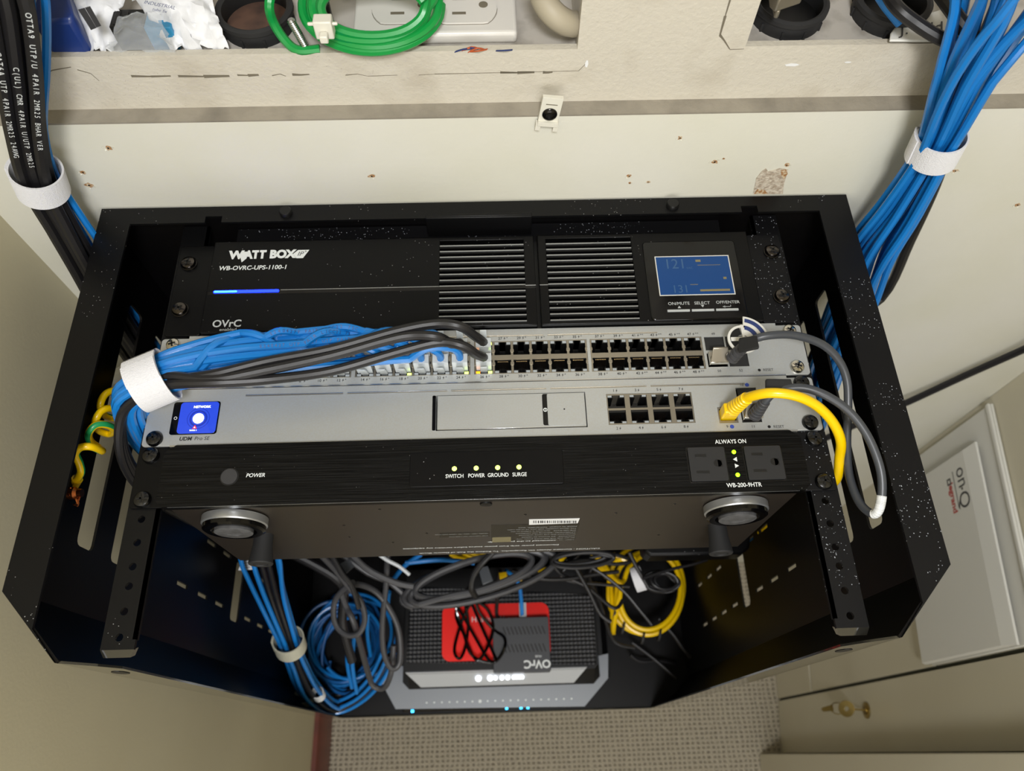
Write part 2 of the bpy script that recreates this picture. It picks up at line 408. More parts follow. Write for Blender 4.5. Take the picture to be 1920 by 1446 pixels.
# right side: cupboard front turned by six degrees
DR = Vector((-0.104, -0.9946, 0)).normalized(); NR = Vector((-0.9946, 0.104, 0)).normalized(); OR = Vector((648, 243, 0))
def rt(u, z, w_): return OR+DR*u+NR*w_+Vector((0, 0, z))
def rbx(b, u0, u1, z0, z1, w0, w1): return b.prism([rt(u0, z0, w0), rt(u1, z0, w0), rt(u1, z1, w0), rt(u0, z1, w0)], NR*(w1-w0))
b = MB().m('side_wall_paint'); rbx(b, -30, 1900, ZF, 1100, -60, -40)
tag(b.build('wall_right', smooth=0), kind='structure')
def RPT(px, py, w_=0.0):
    a = (px-960)/FPX; bb = (py-723)/FPX; d = r_*a + d_*bb + f_; P0 = OR+NR*w_
    return CAMC+d*((P0-CAMC).dot(NR)/d.dot(NR))
cup = empty('built_in_cupboard', rt(200, ZF, 0))
tag(cup, 'cream painted built-in cupboard front right of the rack, with dark gaps between its panels', 'cupboard')
b = MB().m('groove'); rbx(b, -2, 900, ZF, 300, -12, -6); b.build('backing', cup)
for (u0, u1, z0, z1, nm) in ((0, 305, -630, 300, 'panel'), (0, 305, -1109, -637, 'panel'), (0, 305, ZF, -1115, 'panel')):
    b = MB().m('cupboard_paint'); rbx(b, u0, u1, z0, z1, -6, 0); b.build(nm, cup, bevel=0.6)
b = MB().m('cupboard_paint'); rbx(b, 311, 415, ZF, 300, -6, 0); dr = b.build('door', cup, bevel=0.6)
b = MB().m('cupboard_paint'); rbx(b, 420, 900, ZF, 300, -6, 48); b.build('side_panel', cup, bevel=2)
lk = MB().m('brass'); c0 = rt(352, -868, 0.5)
lk.lathe([(13, 0), (13, 1.5), (11, 2.2), (7, 2.4), (7, 4), (0, 4)], c0, NR, 28); lk.m('cavity'); rbx(lk, 346, 358, -869, -867, 4.4, 4.9)
lk.build('lock', dr)
ky = MB().m('brass')
def keybow(b, u, z, w0, tilt):
    cpt = rt(u, z, w0); ax = (DR*0.25+NR*tilt+Vector((0, 0, 0.55))).normalized()
    b.lathe([(4, -1), (12, -1), (12, 1), (4, 1), (4, -1)], cpt, DR*0.2+Vector((0, 0, 1)), 24, False)
rbx(ky, 350.8, 353.2, -871, -865, 2, 22)
ky.lathe([(4, -1.1), (13, -1.1), (13, 1.1), (4, 1.1), (4, -1.1)], rt(352, -868, 34), DR*0.25+Vector((0, 0, 1)), 24, False)
ky.m('brass').sweep([rt(352+9*math.cos(t), -875-9*math.sin(t)*0.7, 46+9*math.sin(t)) for t in [k*0.45 for k in range(14)]], 0.8, 6, closed=True)
ky.prism([rt(346, -884, 50), rt(350, -905, 58), rt(354, -905, 58), rt(353, -902, 62), rt(357, -899, 60), rt(356, -882, 50)], NR*1.5)
tag(ky.build('key'), 'small brass key with ring standing in the cupboard lock', 'key')
# wall scars
def scar(px, py, r, mname='torn_wood', n=9, asp=0.8, y=YB):
    c = P(px, py, 1, y); b = MB().m(mname)
    pts = [(c.x+r*random.uniform(0.45, 1.1)*math.cos(k*6.283/n), y-0.35, c.z+r*asp*random.uniform(0.5, 1.1)*math.sin(k*6.283/n)) for k in range(n)]
    b.prism(pts, (0, 0.3, 0)).m('wall_paint')
    for k in range(3):
        a = random.uniform(0, 6.28); b.prism([(c.x+r*math.cos(a), y-0.3, c.z+r*math.sin(a)*asp), (c.x+r*1.3*math.cos(a+0.3), y-1.1, c.z+r*1.3*asp*math.sin(a+0.3)), (c.x+r*0.8*math.cos(a+0.6), y-0.3, c.z+r*0.8*asp*math.sin(a+0.6))], (0, 0.25, 0))
    if mname == 'torn_wood': b.m('cavity').cyl((c.x, y-0.5, c.z), r*0.22, 0.2, (0, 1, 0), 10)
    o = b.build('screw_hole', wall); return o
for px, py, r in ((203, 277, 3.4), (156, 323, 3), (167, 347, 3.6), (697, 330, 3.2), (1180, 330, 2.6), (1181, 343, 1.6), (1340, 303, 3.4), (1275, 258, 2.6), (1475, 309, 2.6), (1705, 304, 3.2), (1791, 320, 2.6), (1215, 341, 1.8), (1908, 384, 3), (1357, 297, 1.1), (1700, 792, 2)):
    scar(px, py, r)
c = [P(*q, 1, YB-0.5) for q in ((1412, 364), (1418, 335), (1428, 322), (1436, 316), (1440, 322), (1452, 319), (1462, 316), (1478, 318), (1474, 332), (1470, 345), (1468, 364))]
b = MB().m('torn_paper').prism(c, (0, 0.4, 0)); b.m('torn_wood').prism([P(*q, 1, YB-0.8) for q in ((1464, 320), (1474, 318), (1477, 326), (1470, 336), (1465, 330))], (0, 0.2, 0))
b.prism([P(*q, 1, YB-0.8) for q in ((1414, 364), (1420, 355), (1434, 357), (1440, 364))], (0, 0.2, 0)); b.build('paint_scar', wall)
def crack(pts, th=0.7, y=YU, m_='crack'):
    b = MB().m(m_); pp = [P(q[0], q[1], 1, y-0.2) for q in pts]
    for p, q in zip(pp, pp[1:]):
        d = (q-p).normalized(); n = Vector((-d.z, 0, d.x))*th*random.uniform(0.4, 1)
        b.prism([p-n, q-n*0.6, q+n*0.6, p+n], (0, 0.15, 0))
    return b.build('paint_crack', wall)
for (x0, x1, y) in ((246, 320, 143), (334, 430, 143), (445, 485, 141), (548, 580, 140), (938, 1002, 136), (1018, 1036, 136)): crack([(x0, y), ((x0+x1)/2, y+0.6), (x1, y-0.4)], 1.5)
crack([(510, 142), (525, 139), (536, 143)], 0.3); crack([(648, 141), (670, 139), (690, 143), (745, 141)], 0.3); crack([(785, 141), (815, 139), (870, 138), (1085, 133), (1098, 120)], 0.3)
crack([(1369, 0), (1360, 30), (1350, 66), (1358, 76), (1368, 92)], 0.9); crack([(1368, 93), (1395, 92)], 0.4)
crack([(75, 145), (98, 132), (133, 126)], 0.5); crack([(145, 131), (170, 138), (186, 152)], 0.4)
crack([(60, 221), (300, 219), (480, 215), (640, 213), (800, 209)], 0.5); crack([(830, 209), (1000, 207), (1300, 198), (1700, 186), (1915, 181)], 0.5)
b = MB().m('paper_label')
for (px, py, r) in ((1100, 120, 3.2), (1485, 122, 5), (1590, 117, 2.4)):
    cc = P(px, py, 1, YU-0.3); b.prism([(cc.x+r*math.cos(k)*(1 if px > 1200 else 0.35), cc.y, cc.z+r*0.25*math.sin(k)*(1 if px > 1200 else 4)) for k in (0, 0.9, 1.8, 2.9, 3.9, 5.2)], (0, 0.2, 0))
b.build('paint_chip', wall)
# cable clip screwed on the ledge edge
cc = P(1030, 214, 1, YB-3)
clp = MB().m('cream_plastic')
tl = 0.13
def rot2(x, z): return (cc.x+x*math.cos(tl)+z*math.sin(tl), cc.z-x*math.sin(tl)+z*math.cos(tl))
def cbox(x0, x1, z0, z1, y0, y1):
    pts = []
    for (x, z) in ((x0, z0), (x1, z0), (x1, z1), (x0, z1)):
        q = rot2(x, z); pts.append((q[0], y0, q[1]))
    clp.prism(pts, (0, y1-y0, 0))
cbox(-7, 7, -8, 15, YB-4, YB-1); cbox(-8, -4.5, -14, -8, YB-5, YB-1); cbox(4.5, 8, -14, -8, YB-5, YB-1); cbox(-7, 7, -9, -5.5, YB-6, YB-1)
clp.m('crack'); cbox(-4, 4, 9, 9.7, YB-4.2, YB-4)
clipo = clp.build('cable_clip', bevel=0.4)
tag(clipo, 'small cream plastic clip with a dark screw on the wall ledge above the rack', 'clip')
q = rot2(0, 1); screw(clipo, q[0], YB-4, q[1], 5.2, 'dark_screw', 2.2, ax=(0, -1, 0))

# ---------------------------------------------------------------- recessed enclosures in the wall and what lies in them
def recess(x0, x1, label):
    e = empty('recessed_enclosure', ((x0+x1)/2, YU+60, 148)); tag(e, label, 'wall enclosure')
    b = MB().m('shelf_metal').box(x0, x1, YU+5.5, YU+110, 147, 149); b.build('bottom_panel', e)
    b = MB().m('shelf_metal').box(x0, x1, YU+108, YU+110, 149, 560); b.build('back_panel', e)
    b = MB().m('shelf_metal').box(x0-2, x0, YU+5.5, YU+110, 147, 560); b.box(x1, x1+2, YU+5.5, YU+110, 147, 560); b.build('side_panel', e)
    return e
recess(-271, 66.5, 'dusty white metal enclosure recessed in the wall above the rack, left opening')
recess(176, 560, 'dusty grey metal enclosure recessed in the wall above the rack, right opening')
def grommet(px, py, label, ro=24, inner='conduit_brown'):
    c = PZ(px, py, 160); c.y = 264+ro; g = MB().m('rubber')
    g.lathe([(ro-2.6, 0), (ro, 0), (ro, 9), (ro+1.4, 9.6), (ro+1.4, 12.5), (ro-1, 13.5), (ro-2.8, 12.5), (ro-2.8, 0.3), (ro-2.6, 0)], (c.x, c.y, 149), (0, 0, 1), 40, False)
    g.m(inner).cyl((c.x, c.y, 149.1), ro-2.7, 0.6, n=32)
    g.m('rubber')
    for k in range(10):
        a = k*0.628; g.box(c.x+(ro)*math.cos(a)-0.8, c.x+ro*math.cos(a)+0.8, c.y+ro*math.sin(a)-0.8, c.y+ro*math.sin(a)+0.8, 149, 155)
    tag(g.build('grommet_ring'), label, 'grommet'); return c
grommet(473, 40, 'black plastic grommet ring with brown bore beside the green cable', 24)
grommet(1490, 30, 'black plastic grommet ring with a metal connector lying over it', 24, 'cavity')
grommet(1682, 18, 'black ribbed grommet ring half hidden by the black cable and white tag', 24, 'cavity')
# outlet plate
op = empty('outlet_plate', (-25, 300, 149.2)); tag(op, 'off-white duplex outlet plate under the green cable in the wall recess', 'outlet')
p0 = PZ(664, 60, 158); x0_, x1_ = -79, 28
b = MB().m('outlet_plastic').prism([(x0_, 265, 149.2), (x1_, 265, 149.2), (x1_, 356, 149.2), (x0_, 356, 149.2)], (0, 0, 9)); b.build('cover', op, bevel=2.5, bseg=3)
for cx in (-45, 12-22):
    pass
def recept(px, py):
    c = PZ(px, py, 160); b = MB().m('outlet_plastic')
    pts = [(c.x+21*math.cos(t)*1.0, c.y+max(-14, min(14, 19*math.sin(t)))) for t in [k*math.pi/16 for k in range(32)]]
    b.prism([(p[0], p[1], 158) for p in pts], (0, 0, 1.6)); b.m('crack')
    for k in range(32):
        a, b2 = pts[k], pts[(k+1) % 32]; b.sweep([(a[0], a[1], 158.2), (b2[0], b2[1], 158.2)], 0.35, 4)
    for dx, dy, w_, h_ in ((-4, 9, 9, 2.2), (-4, -5, 9, 2.2)):
        b.m('crack').box(c.x+dx-w_/2, c.x+dx+w_/2, c.y+dy-h_/2, c.y+dy+h_/2, 159.6, 159.9)
    b.cyl((c.x+12, c.y+3, 159.6), 3, 0.3)
    b.build('receptacle', op)
recept(757, 14); recept(872, 14)
b = MB().m('clear_plastic')
# green coil with clip
gc = MB().m('green_jacket'); loops = []
for k in range(4):
    rx = (118-9*k); pts = []
    for t in range(27):
        a = math.pi*(-0.08)+t*(math.pi*2.02)/26
        x = 697+k*6+rx*0.5*2*0.56*math.cos(a)*(1.0)+8*math.sin(k*2); y = 6+k*3-(-1)*(86-k*9)*math.sin(a)
        pts.append(PZ(x+70*0, y, 172+k*5+4*math.sin(a*2+k)))
    loops.append(pts)
pts = []
for k in range(4):
    for t in range(24):
        a = 2*math.pi*t/24+k*0.0
        cx, cy = 697+5*math.sin(k*2.2), 8+3*k; rx = 130-k*11+2*math.sin(a*3+k); ry = 89-k*13
        pts.append(PZ(cx+rx*math.cos(a), cy+ry*math.sin(a), 172-11*math.sin(a)+(k+t/24)*3.0))
gc.sweep(spline(pts, 2), 3.0, 8)
gcoil = tag(gc.build('green_cable_coil'), 'coil of bright green network cable lying over the outlet plate', 'cable coil')
b = MB().m('green_jacket'); b.tube([PZ(520, -40, 190), PZ(505, 5, 185), PZ(512, 40, 172), PZ(535, 76, 160), PZ(560, 94, 155), PZ(600, 92, 155)], 3.0)
tag(b.build('green_cable'), 'single green cable strand curving down left of the green coil', 'cable')
b = MB().m('cream_plastic'); c = PZ(606, 50, 186)
b.box(c.x-5, c.x+6, c.y-4, c.y+4, c.z-6, c.z+6); b.box(c.x-9, c.x+9, c.y-1, c.y+1, c.z+1, c.z+3); b.box(c.x-2, c.x+3, c.y-9, c.y-4, c.z-5, c.z)
tag(b.build('plastic_clip', bevel=0.8), 'white plastic clip pinching the green cable coil', 'clip')
b = MB().m('gloss_black'); c = PZ(610, 45, 152); b.cyl((c.x, c.y, 150), 6, 18); b.m('chrome').ball((c.x, c.y, 168), 5)
tag(b.build('coax_connector'), 'dark round connector behind the white plastic clip', 'connector')
b = MB().m('zinc'); c = PZ(563, 80, 158)
b.lathe([(2.4, 0)]+[(2.4+0.35*(k % 2), 0.6*k) for k in range(44)]+[(1.8, 27)], (c.x+5, c.y-2, 149), (-0.28, 0.1, 1), 12)
tag(b.build('threaded_bolt'), 'zinc threaded bolt sticking up beside the green cable', 'bolt')
b = MB().m('beige_tube'); b.tube([PZ(1010, -30, 185), PZ(1022, 5, 180), PZ(1042, 30, 175), PZ(1066, 44, 168), PZ(1085, 44, 160)], 8, 12)
tag(b.build('flexible_conduit'), 'beige flexible tube curving at the right end of the left wall recess', 'tube')
b = MB()
for k in range(7):
    b.m('orange_wire' if k % 3 else 'navy_tag'); x = 868+random.uniform(0, 90); b.tube([PZ(x-18, 97+random.uniform(-2, 2), 153), PZ(x, 92+random.uniform(-4, 4), 157), PZ(x+16, 95+random.uniform(-5, 3), 154)], 0.55, 5, 3)
tag(b.build('wire_snippings'), 'snippets of thin orange and blue wire at the front of the left recess', 'wire', kind='stuff')
# things at the left of the recess: blue case, bag, cube in a bag
b = MB().m('navy_plastic')
b.prism([PZ(62, 0, 158), PZ(100, 106, 151), PZ(172, 106, 151), PZ(175, 90, 154), PZ(150, 0, 158), PZ(118, -40, 160)], (0, 0, 26))
tag(b.build('blue_case', bevel=3), 'dark blue plastic case at the left end of the wall recess', 'case')
def crumple(name, pts, mname, amp, nx=14, ny=10, thick=0.6, sm=60):
    """pts: four corners (world); a crumpled sheet between them"""
    b = MB().m(mname); g = [[None]*(ny+1) for _ in range(nx+1)]; g2 = [[None]*(ny+1) for _ in range(nx+1)]
    for i in range(nx+1):
        for j in range(ny+1):
            u, v = i/nx, j/ny
            p = (pts[0]*(1-u)+pts[1]*u)*(1-v)+(pts[3]*(1-u)+pts[2]*u)*v
            h = amp*(abs(math.sin(u*7+v*3+amp))*0.6+random.uniform(-0.35, 0.35)+math.sin(math.pi*u)*math.sin(math.pi*v)*1.2)
            q = p+Vector((random.uniform(-1, 1)*amp*0.2, random.uniform(-1, 1)*amp*0.2, h))
            g[i][j] = b.bm.verts.new(q); g2[i][j] = b.bm.verts.new(q-Vector((0, 0, thick)))
    for i in range(nx):
        for j in range(ny):
            b.face([g[i][j], g[i+1][j], g[i+1][j+1], g[i][j+1]]); b.face([g2[i][j], g2[i][j+1], g2[i+1][j+1], g2[i+1][j]])
    for i in range(nx):
        b.face([g[i][0], g2[i][0], g2[i+1][0], g[i+1][0]]); b.face([g[i][ny], g[i+1][ny], g2[i+1][ny], g2[i][ny]])
    for j in range(ny):
        b.face([g[0][j], g[0][j+1], g2[0][j+1], g2[0][j]]); b.face([g[nx][j], g2[nx][j], g2[nx][j+1], g[nx][j+1]])
    return b.build(name, smooth=sm)
o = crumple('paper_wrapper', [PZ(165, 96, 153), PZ(212, 100, 153), PZ(245, -30, 175), PZ(125, -30, 175)], 'bag_white', 5, 10, 14)
tag(o, 'crumpled white wrapper with a black barcode beside the blue case', 'wrapper')
b = MB().m('dark_print')
p1, p2, p3 = PZ(148, 18, 186), PZ(170, 12, 186), PZ(180, 50, 182)
for k in range(11):
    t = k/11; q = p1.lerp(p2, t); w_ = random.choice((0.5, 0.9, 1.3)); e_ = (PZ(172+18*t, 56-8*t, 181)); d = (p2-p1).normalized()*w_*0.5
    b.prism([q-d, q+d, e_+d, e_-d], (0, 0, 0.2))
b.build('barcode', o)
o = crumple('plastic_bag', [PZ(325, 99, 152), PZ(430, 97, 152), PZ(385, -30, 180), PZ(230, -30, 180)], 'bag_white', 7, 14, 14)
tag(o, 'crumpled clear and white plastic bag left of the grommet ring', 'plastic bag')
b = MB().m('navy_tag')
b.text('INDUSTRIAL', (PZ(300, 10, 198)), 3.6, (1, -0.3, 0), (0.3, 1, 0.1)); b.text('tube 5x', (PZ(300, 20, 196)), 3, (1, -0.3, 0), (0.3, 1, 0.1))
b.build('printed_lettering', o)
b = MB().m('black_steel'); c = PZ(256, 98, 152); c.y += 12; b.box(c.x-11, c.x+10, c.y-8, c.y+8, 150, 168)
for k in range(4): b.m('cavity').box(c.x-9+5*k, c.x-6+5*k, c.y-6, c.y+6, 168, 168.6)
kj = b.build('keystone_jack', bevel=0.6); tag(kj, 'small black connector block with blue side inside the clear bag', 'connector')
b = MB().m('cyan_plastic').box(c.x+10, c.x+27, c.y-8, c.y+9, 150, 167); b.build('blue_cap', kj, bevel=0.6)
o = crumple('clear_sleeve', [PZ(205, 100, 153), PZ(330, 100, 153), PZ(300, 30, 190), PZ(225, 32, 190)], 'bag_plastic', 5, 10, 8, 0.3)
tag(o, 'clear plastic sleeve over the small black connector block', 'plastic bag')
# right recess
b = MB().m('nickel'); c = PZ(1470, 12, 182); b.prism([PZ(1438, -20, 178), PZ(1442, 14, 178), PZ(1452, 24, 178), PZ(1500, 8, 182), PZ(1506, -20, 184)], (0, 0, 10)); b.prism([PZ(1447, 18, 172), PZ(1450, 35, 172), PZ(1458, 36, 172), PZ(1462, 20, 172)], (0, 0, 6))
tag(b.build('metal_bracket', bevel=1), 'pale metal connector bracket lying over the grommet ring', 'bracket')
o = MB().m('cover_white'); o.prism([PZ(*q, 157) for q in ((1666, 80), (1668, 66), (1680, 50), (1700, 40), (1790, 14), (1800, 80))], (0, 0, 2)); o = o.build('marker_tag', bevel=0.8)
tag(o, 'white tag with handwriting among the cables in the right wall recess', 'tag')
b = MB().m('dark_print'); b.text('J. etld', PZ(1725, 54, 159.3), 13, (1, 0.10, 0), (0, 1, 0), shear=0.3); b.build('handwriting', o)
b = MB().m('black_jacket'); b.tube([PZ(1655, -30, 178), PZ(1680, 12, 184), PZ(1720, 45, 180), PZ(1765, 72, 176), PZ(1800, 80, 172), PZ(1850, 70, 165)], 4.2, 10)
tag(b.build('black_cable'), 'thick black cable drooping across the white tag', 'cable')
b = MB().m('black_jacket'); b.tube([PZ(1750, -30, 190), PZ(1775, 5, 188), PZ(1800, 40, 184), PZ(1830, 80, 178)], 4.5, 10)
tag(b.build('black_cable'), 'thick black cable beside the blue bundle at the top right', 'cable')
b = MB().m('blue_jacket'); b.tube([PZ(1640, -20, 176), PZ(1658, 8, 172), PZ(1672, 26, 168), PZ(1688, 45, 164)], 2.9, 8)
tag(b.build('blue_cable'), 'single blue cable end inside the ribbed grommet ring', 'cable')

# ================================================================ the rack
rk = empty('wall_rack', (-3, 100, -752)); tag(rk, 'black steel wall-mount rack holding the network equipment face up', 'rack')
RX0, RX1, RZ0, RZ1 = -300.0, 294.0, -750.0, 20.0
b = MB().m('black_panel').box(RX0+2, RX1-2, 239, 241.5, RZ0, RZ1-2); b.build('back_panel', rk, smooth=0)
slots = [(-10, 196, -70, -46), (-10, 196, -119, -98), (-10, 56, -412, -384)]
for z in (-242, -296, -347, -447, -499, -549, -600): slots.append((-2, 2, z-13, z+13))
for z in (-300, -350, -494, -544, -600): slots.append((53, 57, z-13, z+13))
for X, s in ((RX0, 1), (RX1, -1)):
    b = MB().m('black_panel')
    xa, xb = (X, X+2) if s > 0 else (X-2, X)
    b.plate(-56, 239, RZ0, RZ1-2, xa, xb, slots, tr=lambda a, c, x: (x, a, c), fil=5)
    sp_ = b.build('side_panel', rk, smooth=0)
    # chamfered corner and front flange
    b = MB().m('black_panel'); ex = X+s*42; b.prism([(X, -56, RZ0), (ex, -99, RZ0), (ex+s*1, -97.5, RZ0), (X+s*2, -55, RZ0)], (0, 0, RZ1-2-RZ0)); b.build('corner_panel', rk, smooth=0)
    b = MB().m('black_flange'); fx = ex+s*22
    b.prism([(ex, -99, RZ0), (fx, -99, RZ0), (fx, -99, -20), (fx-s*8, -99, -4), (ex+s*2, -99, 14), (ex, -99, 16)], (0, 1.5, 0))
    b.m('cavity').prism([(ex+s*(11+5*math.cos(t)), -99.3, -42+9*math.sin(t)) for t in [k*0.5236 for k in range(12)]], (0, 0.2, 0)); b.build('front_flange', rk, smooth=0)
    # top flange strip
    b = MB().m('black_dusty' if s < 0 else 'black_powder'); b.prism([(X, 241.5, RZ1-2), (X, -56, RZ1-2), (X+s*42, -99, RZ1-2), (X+s*24, -79, RZ1-2), (X+s*25, 241.5, RZ1-2)], (0, 0, 2)); b.build('top_flange', rk, smooth=0)
b = MB().m('black_powder')
b.plate(RX0+25, RX1-25, 226, 241.5, RZ1-2, RZ1, [(-217, -204, 226, 232), (207, 220, 226, 232)]); b.build('rear_flange', rk, smooth=0)
b = MB().m('black_powder').box(-44, 40, 224.5, 226.5, -2, 21.5).box(-44, 40, 226, 229, 20, 21.5); b.build('hanging_tab', rk, bevel=0.8)
for px, py in ((535, 400), (1262, 385)):
    c = PZ(px, py, 22); b = MB().m('black_steel').lathe([(5, 0), (5, 2.5), (4.2, 3.8), (0, 4)], (c.x, 233.5, 20), (0, 0, 1), 20); b.build('bolt', rk)
b = MB().m('black_dusty').box(-200, 196, 219, 238, -8, -5); b.build('cross_bar', rk)
b = MB().m('black_panel').prism([(RX0, 240, RZ0-2), (RX0, -56, RZ0-2), (RX0+42, -99, RZ0-2), (RX1-42, -99, RZ0-2), (RX1, -56, RZ0-2), (RX1, 240, RZ0-2)], (0, 0, 2)); b.build('bottom_panel', rk, smooth=0)
b = MB().m('black_flange').box(RX0+42, RX1-42, -99, -97.5, RZ0, RZ0+6); b.build('bottom_lip', rk, smooth=0)
for X, s in ((-242.5, 1), (242.5, -1)):                        # equipment rails with square pitch holes
    mname = 'black_dusty' if s < 0 else 'black_powder'
    b = MB().m(mname)
    hs = []; y = -82
    ya = [-6.35, -22.2, -38.1, -50.8, -66.7, -82.6]
    xa, xb = (X, X+21) if s > 0 else (X-21, X)
    hx = -232 if s > 0 else 232
    b.plate(xa, xb, -90, 238, -2.5, 0, [(hx-2.5, hx+2.5, y_-2.5, y_+2.5) for y_ in ya], fil=2.4)
    xi = X+s*21; b.prism([(xi, -84, 0), (xi-s*2, -84, 0), (xi-s*2, 238, 0), (xi, 238, 0)], (0, 0, -5))
    b.m('black_flange').prism([(xa, -90, 0), (xb, -90, 0), (xb-4*(s > 0)+0, -94, -6), (xa+4*(s < 0), -94, -6)], (0, 2, -6))
    b.build('rail', rk, smooth=0)
# copper lug screw on the left side panel
c = P(133, 925, 0, -297); b = MB().m('copper').lathe([(4.5, 0), (4.5, 4), (3, 6), (3, 9), (0, 9)], (-298, c.y, c.z), (1, 0, 0), 16)
for k in range(4): b.tube([(-296, c.y+random.uniform(-3, 3), c.z+4), (-293, c.y+random.uniform(-7, 7), c.z-4), (-294, c.y-8, c.z+random.uniform(-6, 0))], 0.7, 5)
b.build('grounding_screw', rk)

# ================================================================ power backup unit (two units high)
def ear(parent, X, s, y0, y1, mname, z1=2.0, slot=True):
    b = MB().m(mname); b.rbox(min(X, X-s*27), max(X, X-s*27), y0, y1, 0.05, z1, 2.5)
    return b.build('mounting_ear', parent, bevel=0.4)
ups = empty('power_backup_unit', (0, 175, -380)); tag(ups, 'black two-unit rack power backup with vent slats, blue light strip and blue display', 'power supply')
b = MB().m('black_steel').box(-214, 214, 134, 216, -380, 0); b.build('chassis', ups, smooth=0)
b = MB().m('satin_black')
b.plate(-211.5, 41, 133.6, 216.2, 0, 8, [(-33.5, 33, 136, 213)]); b.m('cavity').box(-33.4, 32.9, 136.1, 212.9, 0.1, 2)
fl = b.build('front_cover', ups, bevel=0.6)
b = MB().m('satin_black'); b.plate(44, 212, 133.6, 216.2, 0, 8, [(50.5, 118.5, 136, 213)]); b.m('cavity').box(50.6, 118.4, 136.1, 212.9, 0.1, 2)
fr = b.build('front_cover', ups, bevel=0.6)
for par, xa, xb in ((fl, -33.4, 32.9), (fr, 50.7, 118.2)):
    for k in range(14):
        y = 207.2-k*5.42
        b = MB().m('satin_black').box(xa, xb, y-1.4, y+1.2, 2, 7.2); b.m('slat_edge').box(xa, xb, y+0.35, y+1.2, 7.2, 7.75); b.build('vent_slat', par, smooth=0)
b = MB().m('slat_edge').box(-155, -33.6, 169.3, 169.8, 8, 8.25).box(33, 41, 168.7, 169.3, 8, 8.25).box(44, 50.5, 168.7, 169.3, 8, 8.25).m('gloss_black').box(-210, 41, 166.2, 169.2, 8, 8.12); b.build('trim_line', ups, smooth=0)
b = MB().m('led_blue').rbox(-206, -156, 167.5, 169.9, 8.05, 8.6, 1.1); ls = b.build('light_strip', ups)
b = MB().m('led_cyan').rbox(-205.4, -188, 168.1, 169.4, 8.6, 8.75, 0.6); b.build('light_source', ls)
b = MB().m('white_print')
b.text('W', (-193.0, 202.7, 8), 10.2, bold=0.06, xs=1.0).text('ATT', (-178.2, 202.7, 8), 10.2, bold=0.06, xs=0.86).text('BOX', (-157.0, 202.7, 8), 10.2, bold=0.06, xs=0.92)
b.prism([(-145.6, 198.8, 8.05), (-148.8, 202.8, 8.05), (-145, 206.6, 8.05), (-136.2, 206.6, 8.05), (-140.6, 198.8, 8.05)], (0, 0, 0.12))
b.prism([(-188, 206, 8.05), (-189.5, 200.5, 8.05), (-188, 196, 8.05), (-184.6, 199.6, 8.05), (-184.3, 206, 8.05)], (0, 0, 0.1))
b.text('WB-OVRC-UPS-1100-1', (-178.5, 190.5, 8), 5.5, bold=0.02, shear=0.12, xs=0.98)
b.m('dark_print').text('IP', (-143.2, 202.7, 8.1), 6, shear=0.3).text('+', (-138.9, 204.9, 8.1), 4)
b.m('dim_print').text('OVrC', (-192, 140.3, 8), 8.6, bold=0.02, xs=1.0).text('enabled', (-190.5, 135.3, 8), 3.6, xs=1.15)
b.build('lettering', ups, smooth=0)
b = MB().m('gloss_black').rbox(127, 200.5, 134.6, 207, 4, 9.2, 3); lb = b.build('display_bezel', ups, bevel=0.8)
b = MB().m('cover_white').plate(135.3, 193.7, 155.9, 192.4, 9.2, 9.35, [(136, 193, 156.6, 191.7)]); b.m('lcd').box(136, 193, 156.6, 191.7, 9.2, 9.3); sc = b.build('display', lb, smooth=0)
b = MB().m('lcd_digits').text('121', (150.5, 184.5, 9.3), 13, xs=0.9).text('131', (152, 161.3, 9.3), 10, xs=0.9).text('VAC', (161.5, 180.8, 9.3), 2.6)
b.m('lcd_gold').box(168, 186, 183.2, 183.6, 9.35, 9.4).box(167, 171, 186.5, 188.6, 9.35, 9.4).box(167, 190, 159.2, 161, 9.35, 9.4).box(186.5, 189, 170, 172, 9.35, 9.4).box(160, 166, 165.3, 165.8, 9.35, 9.4)
b.build('display_symbols', sc, smooth=0)
b = MB().m('dim_print').text('ON/MUTE', (149, 148.6, 9.2), 3.7, bold=0.01).text('SELECT', (166.8, 148.6, 9.2), 3.7, bold=0.01).text('OFF/ENTER', (186.5, 148.9, 9.2), 3.6, bold=0.01)
b.prism([(147.7, 144.6, 9.25), (150.3, 144.6, 9.25), (149, 146.7, 9.25)], (0, 0, 0.1)).prism([(165.6, 146.9, 9.25), (168.2, 146.9, 9.25), (166.9, 144.9, 9.25)], (0, 0, 0.1))
b.box(183, 188.5, 144.9, 145.3, 9.25, 9.35).box(188.1, 188.5, 144.9, 146.6, 9.25, 9.35).prism([(182, 145.1, 9.25), (184, 144.2, 9.25), (184, 146, 9.25)], (0, 0, 0.1))
b.build('lettering', lb, smooth=0)
for x in (139.5, 158, 176.5):
    b = MB().m('dim_print').box(x, x+17, 141.3, 143, 9.2, 10); b.build('button', lb)
for s in (-1, 1):
    X = s*240.5; ear(ups, X, s, 134.2, 217, 'black_dusty' if s > 0 else 'satin_black')
    for y in (157, 199.5): screw(ups, s*231.5, y, 2, 5.8, 'gunmetal', 3.2, washer='dark_screw')

